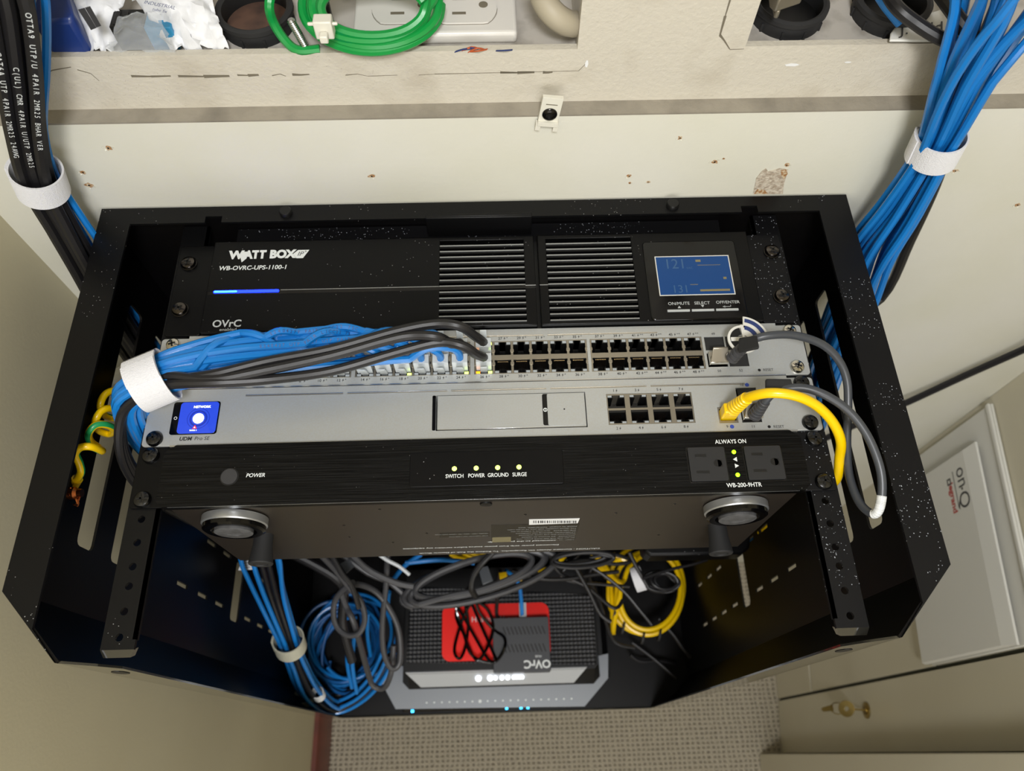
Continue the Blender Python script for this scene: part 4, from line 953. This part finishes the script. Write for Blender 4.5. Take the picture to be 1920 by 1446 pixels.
boot(dac, dpts[0], dpts[10], 4.9, 3.6, 'grey_jacket'); boot(dac, dpts[-2], dpts[-13], 4.9, 3.6, 'grey_jacket')
for pa, pb in ((PZ(1392, 650, 32), PZ(1420, 644, 44)), (PZ(1442, 728, 40), PZ(1484, 726, 42))):
    MB().m('rubber').prism([pa+Vector((-4, -6, 0)), pb+Vector((0, -5, 0)), pb+Vector((0, 5, 0)), pa+Vector((-2, 6, 0))], (0, 0, 3)).build('pull_tab', dac, bevel=1)
i0 = 13*6-2
lb_ = MB().m('paper_label').sweep(dpts[i0-3:i0+7], 3.15, 12)
for k in range(i0-2, i0+6):
    for q_ in (0.0, 0.35, 0.7): lb_.m('dim_print').sweep([dpts[k].lerp(dpts[k+1], q_), dpts[k].lerp(dpts[k+1], q_+random.choice((0.1, 0.18)))], 3.2, 12)
lb_.build('barcode_label', dac)
tgp = PZ(1393, 637, 20)
rg = MB().m('cover_white')
def arc(b, r0, r1, a0, a1, z, th, n=18, c=tgp):
    for k in range(n):
        t0, t1 = math.radians(a0+(a1-a0)*k/n), math.radians(a0+(a1-a0)*(k+1)/n)
        b.prism([(c.x+r0*math.cos(t0), c.y+r0*math.sin(t0), z), (c.x+r1*math.cos(t0), c.y+r1*math.sin(t0), z), (c.x+r1*math.cos(t1), c.y+r1*math.sin(t1), z), (c.x+r0*math.cos(t1), c.y+r0*math.sin(t1), z)], (0, 0, th))
arc(rg, 9.6, 11.4, 85, 440, tgp.z, 1.2, 40); arc(rg, 0.5, 12, 62, 92, tgp.z, 1.0, 6); arc(rg, 3.5, 19, 10, 82, tgp.z, 1.2, 20)
rg.box(tgp.x-9, tgp.x+15, tgp.y-1.6, tgp.y+1.6, tgp.z, tgp.z+1.2).box(tgp.x-1.6, tgp.x+1.6, tgp.y-9.8, tgp.y, tgp.z, tgp.z+1.2)
rg.m('navy_tag'); arc(rg, 14.2, 17.2, 16, 78, tgp.z+1.2, 0.3); arc(rg, 8, 11, 18, 76, tgp.z+1.2, 0.3)
rg.m('cavity'); arc(rg, 4.2, 9.4, 100, 172, tgp.z, 1.0); arc(rg, 4.2, 9.4, 190, 262, tgp.z, 1.0); arc(rg, 4.2, 9.4, 280, 352, tgp.z, 1.0)
bmesh.ops.remove_doubles(rg.bm, verts=rg.bm.verts, dist=0.01)
tag(rg.build('round_cable_tag', smooth=0), 'round white and navy openwork tag hanging by the end ports of the switch', 'tag')
ypts = spline([Vector((174, 59, 10)), PZ(1378, 765, 18), PZ(1390, 752, 28), PZ(1410, 743, 40), PZ(1445, 737, 50), PZ(1490, 742, 51), PZ(1530, 760, 44), PZ(1560, 790, 32), PZ(1576, 825, 18), PZ(1574, 858, 0), Vector((251, 14, -22)), Vector((244, 24, -60)), Vector((236, 50, -120)), Vector((232, 90, -240)), Vector((228, 110, -420))], 6)
yc_ = cable('yellow_patch_cable', ypts, 3.4, 'yellow_jacket', 'bright yellow patch cable arching from the gateway down the right side', 'network cable', n=12)
boot(yc_, ypts[3], ypts[16], 5.6, 4.2, 'yellow_jacket', 7)
MB().m('yellow_jacket').box(168.2, 179.4, 54.2, 62, -5, 16).build('plug', yc_, bevel=1)
# ---- earth wire
hp = spline([PZ(*q) for q in ((262, 700, -60), (235, 733, -42), (215, 732, -30), (197, 740, -22), (188, 760, -22), (195, 778, -34), (214, 784, -44), (223, 774, -32), (207, 766, -18), (189, 772, -11), (179, 790, -13), (184, 806, -26), (204, 814, -36), (214, 806, -25), (200, 797, -11), (180, 797, -5), (167, 811, -7), (169, 827, -20), (185, 840, -30), (191, 846, -20), (172, 838, -5), (152, 839, -2), (142, 851, -5), (149, 869, -12), (152, 885, -17), (145, 898, -23), (137, 911, -30))], 5)
b = MB().m('yellow_jacket'); b.m('earth_green').m('yellow_jacket'); b.sweep(hp, 2.7, 12, stripe=('earth_green', (0, 1, 2)))
ew = tag(b.build('earth_wire'), 'coiled yellow and green earth wire screwed to the left side of the rack', 'wire')
b = MB().m('yellow_jacket').sweep([hp[-6], hp[-4], hp[-1]], 3.9, 10); b.m('copper').sweep([hp[-1], hp[-1]+(hp[-1]-hp[-4]).normalized()*5], 2.2, 8); b.build('lug', ew)
cable('cable_sleeve', spline([P(150, 722, 0, -345), P(200, 712, 0, -330), P(240, 694, 0, -318), P(262, 680, 0, -312)], 5), 6, 'cream_plastic', 'cream tube end seen through the left side slots of the rack', 'tube', n=12)

# ================================================================ white enclosure covers against the cupboard
cv = MB().m('cover_white'); rbx(cv, 12, 306, -630, -381, 1, 5); rbx(cv, 12, 306, -388, -381, 5, 9)
tag(cv.build('enclosure_cover', bevel=1.5), 'plain white metal cover behind the one with the lettering', 'metal cover')
b = MB().m('cover_white')
Q = lambda u, z, w_: rt(u, z, w_)
o_ = [(52, -631), (305, -631), (305, -417), (52, -417)]; i_ = [(55, -631), (303, -631), (303, -441), (55, -441)]
lo = [b.bm.verts.new(Q(u, z, 10)) for u, z in o_]; mid = [b.bm.verts.new(Q(u, z, 13)) for u, z in o_]; hi_ = [b.bm.verts.new(Q(u, z, 17)) for u, z in i_]
b.face(lo[::-1]); b.face(hi_)
for k in range(4):
    b.face([lo[k], lo[(k+1) % 4], mid[(k+1) % 4], mid[k]]); b.face([mid[k], mid[(k+1) % 4], hi_[(k+1) % 4], hi_[k]])
cv2 = tag(b.build('enclosure_cover', smooth=0), 'white metal enclosure cover with black and red lettering, standing against the cupboard', 'metal cover')
b = MB().m('dark_print')
def onw(px, py): return RPT(px, py, 17)
b.text('on', onw(1803, 894), 34, DR, (0, 0, 1), bold=0.0, xs=0.80).text('.', onw(1806, 915)+Vector((0, 0, 6)), 34, DR, (0, 0, 1)).text('Q', onw(1808, 937), 34, DR, (0, 0, 1), xs=0.85)
b.prism([onw(1785, 885), onw(1798, 952), onw(1799, 952), onw(1786, 885)], NR*0.2)
q = onw(1779, 904); b.plate(0, 9, 0, 9, 0.1, 0.3, [(2, 7, 2, 7)], tr=lambda a, c, x: tuple(q+DR*(a-4)+Vector((0, 0, c-4))+NR*x))
b.m('red_ink').text('legrand', onw(1787, 934), 15, DR, (0, 0, 1), bold=0.03, xs=0.95)
b.build('lettering', cv2, smooth=0)

# ================================================================ lower part of the rack
# base station: black and silver, widest, on the rack floor
FZ = -750
def loft(b, outs):
    rings = [[b.bm.verts.new(Vector(p)) for p in o] for o in outs]
    b.face(rings[0][::-1]); b.face(rings[-1]); n = len(rings[0])
    for a, c in zip(rings, rings[1:]):
        for k in range(n): b.face([a[k], a[(k+1) % n], c[(k+1) % n], c[k]])
    return b
ms = empty('media_switch', (0, -20, FZ)); tag(ms, 'wide dark network box with silver wings and tiny white dots, under the router', 'network device')
def oct_(x0, x1, y0, y1, c, z): return [(x0+c, y0, z), (x1-c, y0, z), (x1, y0+c, z), (x1, y1, z), (x0, y1, z), (x0, y0+c, z)]
b = MB().m('router_black'); loft(b, [oct_(-185, 170, -94, 90, 42, FZ+0.2), oct_(-185, 170, -94, 90, 42, FZ+14), oct_(-172, 158, -86, 80, 38, FZ+44)]); b.build('body', ms, smooth=0)
b = MB().m('router_grey').prism([PZ(*q, -705.8) for q in ((706, 1262), (742, 1330), (1096, 1325), (1140, 1272), (1140, 1226), (1080, 1240), (740, 1250))], (0, 0, 1.5)); b.build('silver_wing', ms, smooth=0)
b = MB().m('white_print')
for k in range(20):
    c = PZ(800+k*14.3, 1318-k*0.4, -704.2); b.cyl((c.x, c.y+8 if False else c.y, c.z), 1.3 if k not in (7,) else 2.4, 0.3, n=8)
b.build('status_dots', ms, smooth=0)
for px, py in ((773, 1336), (950, 1331), (977, 1330), (990, 1330)):
    c = P(px, py, 1, -95.0); c = PZ(px, py-1, -722); b = MB().m('led_cyan').box(c.x-1.8, c.x+1.8, -95.2, -92, -728, -722); b.build('status_lamp', ms)
rt_ = empty('wireless_router', (5, 0, -704)); tag(rt_, 'black wireless router with perforated lid and silver front edge carrying white icons', 'router')
b = MB().m('router_black'); loft(b, [oct_(-138, 148, -62, 100, 8, -704), oct_(-140, 150, -66, 100, 10, -690), oct_(-135, 145, -48, 100, 6, -657)])
b.build('body', rt_, smooth=0)
b = MB().m('perforated_lid').prism([PZ(*q, -657) for q in ((762, 1243), (1118, 1247), (1112, 1115), (770, 1100))], (0, 0, 2)); b.build('lid', rt_, bevel=1)
b = MB().m('router_silver').prism([(-132, -45, -656.5), (128, -45, -656.5), (110, -63, -682), (-112, -63, -682)], (0, -1.5, 1.5)); b.build('front_edge', rt_, smooth=0)
b = MB().m('led_white'); nrm = Vector((0, -21.5, 21)).normalized()
for px, r0 in ((897, 4.2), (919, 4.0), (929, 2.6), (941, 3), (952, 3), (963, 2.2), (968.5, 2.2), (974, 2.2), (979.5, 2.2)):
    c = PZ(px, 1269, -667); b.lathe([(r0, -3.5), (r0*0.9, 1.0), (0, 1.4)], (c.x, -56.5, -666), Vector((0, -1, 0.95)), 12)
b.build('icons', rt_)
b = MB().m('red_card').rbox(-80, 77, -33, 46, -655, -653.6, 12, 6); b.m('white_print').text('Heating Water', (-4, 24, -653.5), 11, (1, 0, 0), (0, 1, 0))
cd_ = tag(b.build('red_sticker', smooth=0), 'bright red rounded card with white text lying on the router lid', 'card')
hb = empty('network_hub', (34, -15, -653.5)); tag(hb, 'small dark grey hub box with slanted vents and upside down lettering, on the red card', 'network device')
b = MB().m('hub_grey').rbox(-6, 75, -52, 22, -653.5, -630, 2); b.build('body', hb, bevel=1)
b = MB().m('cavity')
for row, (yy, x0) in enumerate(((4, 8), (-20, 8))):
    for k in range(11): b.prism([(x0+k*5.6, yy+5, -629.9), (x0+1.8+k*5.6, yy+5, -629.9), (x0+5.8+k*5.6, yy-6, -629.9), (x0+4+k*5.6, yy-6, -629.9)], (0, 0, 0.15))
b.build('vents', hb, smooth=0)
b = MB().m('white_print').text('OVrC', (56, -42, -630), 15, (-1, 0, 0), (0, -1, 0), bold=0.03).text('HUB', (58, -32, -630), 4.5, (-1, 0, 0), (0, -1, 0)); b.build('lettering', hb, smooth=0)
c1 = cable('blue_patch_cable', spline([PZ(948, 1070, -560), PZ(965, 1082, -575), PZ(974, 1100, -590), PZ(977, 1122, -615), PZ(979, 1150, -634), Vector((38, 26, -641))], 6), 2.8, 'blue_jacket', 'short blue cable ending in the clear plug at the top of the small hub', 'network cable')
b = MB().m('clear_plastic').box(33, 43.5, 22.5, 44, -646, -637).box(36, 40.5, 22.5, 42, -637, -634.5); b.build('plug', c1, bevel=0.5)
b = MB().m('led_amber').box(43.5, 48, 21.8, 22.6, -642, -637); b.build('status_lamp', hb)
cable('black_power_lead', spline([PZ(938, 1070, -560), PZ(933, 1095, -590), PZ(932, 1130, -620), PZ(931, 1150, -636), Vector((2, 23.5, -642))], 6), 2.6, 'black_jacket', 'thin black lead plugged into the top of the small hub', 'cable')
# zigzag lead on the red card
zz = [(905, 1105), (888, 1125), (872, 1150), (858, 1190), (852, 1222), (862, 1235), (872, 1215), (878, 1170), (872, 1130), (880, 1125), (905, 1180), (925, 1225), (930, 1240), (915, 1236), (885, 1185), (862, 1145), (855, 1140), (862, 1165), (880, 1215), (893, 1237), (908, 1225), (925, 1180), (915, 1145), (895, 1130), (900, 1150), (925, 1180), (945, 1195), (946, 1215), (930, 1240), (905, 1240), (882, 1225), (870, 1190), (855, 1150), (880, 1105)]
zp = spline([PZ(a, b_, -628+3*math.sin(i*1.7)) for i, (a, b_) in enumerate(zz)], 5)
cable('black_coiled_lead', zp, 2.2, 'gloss_black', 'shiny black lead tied in narrow loops over the red card', 'cable')
# large black cord coil above the router
def coil(name, cx, cy, rx, ry, tilt, z, loops, r, m_, label, cat='cable coil', dz=3.0, jit=5, shrink=0.07, lead=(), tail=(), n=8, group=None, a0=0.0):
    pts = [PZ(*q) for q in lead]; N_ = loops*16
    ct, st = math.cos(math.radians(tilt)), math.sin(math.radians(tilt)); ph = random.uniform(0, 6)
    for k in range(N_+1):
        a = a0+2*math.pi*k/16; L_ = k/16; s_ = 1-shrink*(L_ % 3)+0.03*math.sin(L_*2.1+ph)
        x, y = rx*s_*math.cos(a), ry*s_*math.sin(a)
        pts.append(PZ(cx+x*ct-y*st+jit*math.sin(L_*2.3+ph), cy+x*st+y*ct+jit*0.6*math.cos(L_*1.9+ph), z+dz*L_+1.5*math.sin(a*2+L_)))
    pts += [PZ(*q) for q in tail]
    o = MB().m(m_).sweep(spline(pts, 3), r, n).build(name); return tag(o, label, cat, group)
coil('black_cord_coil', 898, 1082, 150, 38, -16, -450, 6, 3.7, 'grey_jacket', 'large flattened coil of dark grey power cord above the router', jit=7, dz=6, lead=((640, 1040, -420), (690, 1075, -430), (735, 1095, -440)), a0=2.6, shrink=0.1)
b = MB().m('dac_jacket').prism([PZ(*q, -405) for q in ((896, 1066), (915, 1062), (925, 1090), (905, 1098))], (0, 0, 3)); tag(b.build('cable_tape', bevel=1), 'grey tape wrapped round the large dark cord coil', 'tape')
cable('grey_power_cord', spline([PZ(925, 1035, -380), PZ(905, 1055, -388), PZ(888, 1080, -392), PZ(884, 1105, -400), PZ(895, 1122, -430)], 6), 3.8, 'black_jacket', 'dark cord crossing in front of the large cord coil', 'power cord', n=10)
# cords left of the router
cable('dark_cord', spline([PZ(596, 1035, -330), PZ(628, 1068, -360), PZ(652, 1098, -380), PZ(676, 1128, -395), PZ(684, 1162, -405), PZ(672, 1188, -412), PZ(648, 1190, -415), PZ(628, 1168, -412), PZ(627, 1130, -400), PZ(645, 1104, -385), PZ(662, 1092, -375)], 6), 3.4, 'grey_jacket', 'grey cord forming a small upright loop left of the router', 'power cord', n=10)
cable('dark_cord', spline([PZ(640, 1112, -395), PZ(650, 1140, -402), PZ(665, 1172, -410), PZ(690, 1262, -500), PZ(700, 1286, -520), PZ(720, 1290, -520), PZ(733, 1262, -500), PZ(738, 1210, -480)], 6), 3.6, 'grey_jacket', 'grey cord hanging in the lowest loop left of the router', 'power cord', n=10)
cable('dark_cord', spline([PZ(727, 1035, -400), PZ(724, 1095, -430), PZ(717, 1170, -450), PZ(720, 1225, -470), PZ(735, 1254, -480), PZ(750, 1240, -480), PZ(749, 1190, -465), PZ(735, 1150, -450), PZ(705, 1110, -430), PZ(668, 1096, -410), PZ(650, 1110, -400)], 6), 3.6, 'grey_jacket', 'grey cord hanging in a long narrow loop beside the router', 'power cord', n=10)
cable('dark_cord', spline([PZ(540, 1035, -450), PZ(590, 1060, -460), PZ(630, 1085, -470), PZ(645, 1110, -480), PZ(642, 1170, -500), PZ(660, 1240, -540)], 6), 6.0, 'black_jacket', 'thick dark cord behind the small grey loop', 'power cord', n=10)
cable('dark_cord', spline([PZ(655, 1035, -380), PZ(690, 1068, -395), PZ(740, 1092, -405), PZ(775, 1100, -410)], 6), 3.8, 'grey_jacket', 'dark cord running from behind the conditioner to the large coil', 'power cord', n=10)
cable('white_lead', spline([PZ(700, 1032, -380), PZ(725, 1050, -390), PZ(748, 1062, -395), PZ(768, 1078, -400)], 6), 2.2, 'white_jacket', 'thin white lead above the large cord coil', 'cable')
cable('black_lead', spline([PZ(618, 1035, -340), PZ(640, 1075, -350), PZ(660, 1100, -360), PZ(673, 1140, -380)], 6), 3.0, 'black_jacket', 'black lead lying across the small grey loop', 'cable')
b = MB().m('dac_jacket').prism([PZ(*q, -420) for q in ((638, 1058), (655, 1048), (664, 1064), (650, 1076))], (0, 0, 2)); tag(b.build('cable_tag', bevel=0.5), 'grey paper tag on the cord behind the small grey loop', 'tag')
for i in range(7):
    coil('blue_cable_coil', 648+random.uniform(-10, 12), 1205+random.uniform(-14, 16), random.uniform(52, 84), random.uniform(82, 112), random.uniform(0, 30), -738+i*10, 2, 2.4, 'shaded_blue_jacket' if i % 3 else 'blue_jacket', 'coil of slack blue network cable in the lower left corner of the rack', jit=12, dz=4, shrink=0.12, group='coils of slack blue cable', a0=random.uniform(0, 6))
for i, q in enumerate((((760, 1056), (830, 1050), (890, 1056)), ((735, 1090), (760, 1060), (790, 1040)))):
    cable('blue_network_cable', spline([PZ(a, b_, -500) for a, b_ in q], 6), 3.0, 'blue_jacket', ('blue cable running level just above the large dark coil', 'blue cable slanting up behind the large dark coil')[i], 'network cable')
for i, (px, y0, y1) in enumerate(((655, 1190, 1290), (664, 1195, 1300), (730, 1110, 1160), (690, 1150, 1230))):
    cable('blue_network_cable', spline([PZ(px, y0, -560), PZ(px-4+i, (y0+y1)/2, -600), PZ(px+5, y1, -650)], 6), 2.7, 'blue_jacket', 'short stretch of blue cable crossing the slack blue coils', 'network cable', 'blue cables across the slack coils')
# lower left bundle
lb1 = [PZ(480, 1000, -300), PZ(494, 1050, -330), PZ(512, 1115, -380), PZ(540, 1195, -430), PZ(556, 1240, -480), PZ(582, 1292, -590), PZ(622, 1322, -690), PZ(668, 1306, -690), PZ(705, 1270, -660), PZ(728, 1225, -640)]
bundle(lb1, 5, 4, 12.5, 'blue network cable in the bundle under the left foot of the conditioner', 'black network cable in the bundle under the left foot of the conditioner', 'blue cables in the lower left bundle', r_b=2.6, r_k=3.0, twist=0.5, jit=1.0, scale=[1.6, 1.7, 1.3, 0.95, 1.0, 1.4, 1.3, 1.1, 1.0, 1.0], front_black=3)
strap('cream strap around the lower left cable bundle', PZ(543, 1207, -437), lb1[4]-lb1[3], 17, 17, 20, 'hook_loop_dim')
for i, (px, py, z, m_) in enumerate(((572, 1305, -640, 'hook_loop_dim'), (597, 1302, -600, 'paper_label'))):
    strap(('cream strap at the bottom of the lower left bundle', 'white paper band on the black cable at the bottom of the lower left bundle')[i], PZ(px, py, z), PZ(px+20, py+30, z-60)-PZ(px, py, z), 12-5*i, 12-5*i, 14, m_, tail=False, cat=('strap', 'label')[i])
b = MB().m('paper_label').prism([PZ(*q, -345) for q in ((455, 1046), (470, 1042), (481, 1068), (447, 1070))], (0, 0, 0.6)); b.m('dark_print')
for k in range(4): b.prism([PZ(452+k, 1052+k*4, -344), PZ(466+k, 1051+k*4, -344), PZ(466+k, 1052+k*4, -344), PZ(452+k, 1053+k*4, -344)], (0, 0, 0.1))
tag(b.build('paper_tag', smooth=0), 'small cream paper tag beside the left rubber bumper', 'tag')
# right: yellow coil, black leads, adapter
for i in range(3):
    coil('yellow_cable_coil', 1213+i*3, 1108+i*3, 76-i*9, 88-i*7, 8, -640+i*9, 1, 3.4, 'yellow_jacket', 'loop of yellow network cable in the right part of the rack', jit=4, dz=4, group='yellow cable loops', lead=((1110+i*8, 1036, -520), (1128+i*6, 1070, -560)), a0=3.3, tail=((1150, 1190-i*6, -625),))
b = MB().m('rubber')
for px, py in ((1168, 1178), (1205, 1196), (1236, 1190), (1152, 1150)):
    c = PZ(px, py, -628); b.lathe([(8.5, -1.5), (9.2, -1.5), (9.2, 1.5), (8.5, 1.5), (8.5, -1.5)], c, Vector((1, -0.3, 0)), 18, False)
tag(b.build('cable_ties'), 'thin black ties around the yellow cable loops', 'cable tie')
for i, pts in enumerate((((845, 1038), (862, 1046), (888, 1050)), ((880, 1036), (905, 1044), (925, 1040)), ((868, 1036), (888, 1046), (910, 1036)), ((1010, 1075), (1040, 1060), (1060, 1040)), ((1150, 1040), (1175, 1052), (1190, 1046)), ((1150, 1058), (1158, 1050), (1170, 1047)))):
    cable('yellow_network_cable', spline([PZ(a, b_, -520) for a, b_ in pts], 6), 3.6, 'yellow_jacket', ('stretch of yellow cable showing just under the conditioner above the dark coil' if i < 3 else 'stretch of yellow cable among the black leads right of the dark coil'), 'network cable', 'yellow cables above the dark coil' if i < 3 else 'yellow cables among the black leads')
b = MB().m('yellow_jacket').prism([PZ(*q, -560) for q in ((935, 1076), (950, 1074), (952, 1090), (938, 1091))], (0, 0, 8)).build('yellow_plug', bevel=1); tag(b, 'yellow plug behind the large dark coil, left of the blue cable', 'plug')
b = MB().m('yellow_jacket').prism([PZ(*q, -560) for q in ((962, 1074), (977, 1074), (979, 1090), (966, 1091))], (0, 0, 8)).build('yellow_plug', bevel=1); tag(b, 'yellow plug behind the large dark coil, right of the blue cable', 'plug')
leads = [
 ([(1030, 1040), (1050, 1075), (1100, 1100), (1150, 1140), (1168, 1125)], -480, 2.4, 'thin black lead curving down to the yellow loops'),
 ([(1078, 1062), (1105, 1110), (1125, 1150), (1145, 1166)], -470, 2.8, 'grey-black lead slanting from the coil to the left of the yellow loops'),
 ([(1060, 1050), (1110, 1065), (1165, 1105), (1200, 1145), (1222, 1172)], -460, 2.4, 'black lead slanting through the middle of the yellow loops'),
 ([(960, 1070), (1010, 1085), (1060, 1086), (1110, 1078), (1160, 1072)], -470, 2.6, 'thin black lead running level right of the large coil'),
 ([(1045, 1058), (1100, 1050), (1150, 1058), (1183, 1052), (1150, 1040), (1105, 1046)], -440, 2.4, 'black lead looped just under the conditioner'),
 ([(1180, 1036), (1192, 1060), (1203, 1080), (1215, 1100)], -430, 2.6, 'black lead passing through the white strap'),
 ([(1205, 1085), (1250, 1070), (1300, 1058), (1325, 1050)], -430, 2.0, 'thin black lead stretched to the right above the yellow loops'),
 ([(1182, 1228), (1200, 1240), (1240, 1240), (1268, 1246)], -700, 2.6, 'black lead lying on the rack floor below the yellow loops'),
 ([(1185, 1205), (1225, 1235), (1268, 1272)], -690, 2.6, 'dark lead slanting across the rack floor at the right'),
 ([(1090, 1036), (1072, 1055), (1052, 1078), (1070, 1090), (1120, 1095), (1180, 1100)], -500, 2.2, 'black lead bending back behind the other leads'),
 ([(1235, 1160), (1262, 1190), (1280, 1215), (1295, 1232)], -640, 2.8, 'black lead leaving the yellow loops toward the lower right corner'),
 ([(1140, 1040), (1105, 1075), (1125, 1130), (1150, 1200), (1190, 1215)], -600, 2.4, 'black lead hanging behind the yellow loops'),
]
for pts, z, r0, lab in leads: cable('black_lead', spline([PZ(a, b_, z-k*6) for k, (a, b_) in enumerate(pts)], 6), r0, 'black_jacket', lab, 'cable')
for i in range(2):
    coil('black_lead_coil', 1238+i*10, 1090, 34-i*8, 20-i*3, 8, -470+i*8, 4, 2.0, 'black_jacket', ('outer small coil of thin black lead held by the white strap', 'inner small coil of thin black lead held by the white strap')[i], jit=3, dz=3)
coil('black_lead_coil', 1090, 1048, 60, 14, -4, -430, 4, 2.4, 'black_jacket', 'flat coil of black lead just under the conditioner, right of the large coil', jit=4, dz=3)
strap('white strap ring holding the small black lead coil', PZ(1197, 1086, -460), Vector((1, 0.2, 0.3)), 15, 12, 12, 'hook_loop', tail=False)
ad = MB().m('satin_black').prism([PZ(*q, -330) for q in ((1198, 1030), (1395, 1012), (1392, 1040), (1378, 1050), (1212, 1054), (1200, 1046))], (0, 0, 28))
tag(ad.build('power_adapter', bevel=3), 'flat black power adapter showing under the right end of the conditioner', 'power adapter')
cable('yellow_network_cable', spline([PZ(1462, 960, -280), PZ(1445, 978, -300), PZ(1425, 1000, -320)], 5), 3.4, 'yellow_jacket', 'end of a yellow cable showing behind the right foot of the conditioner', 'network cable')
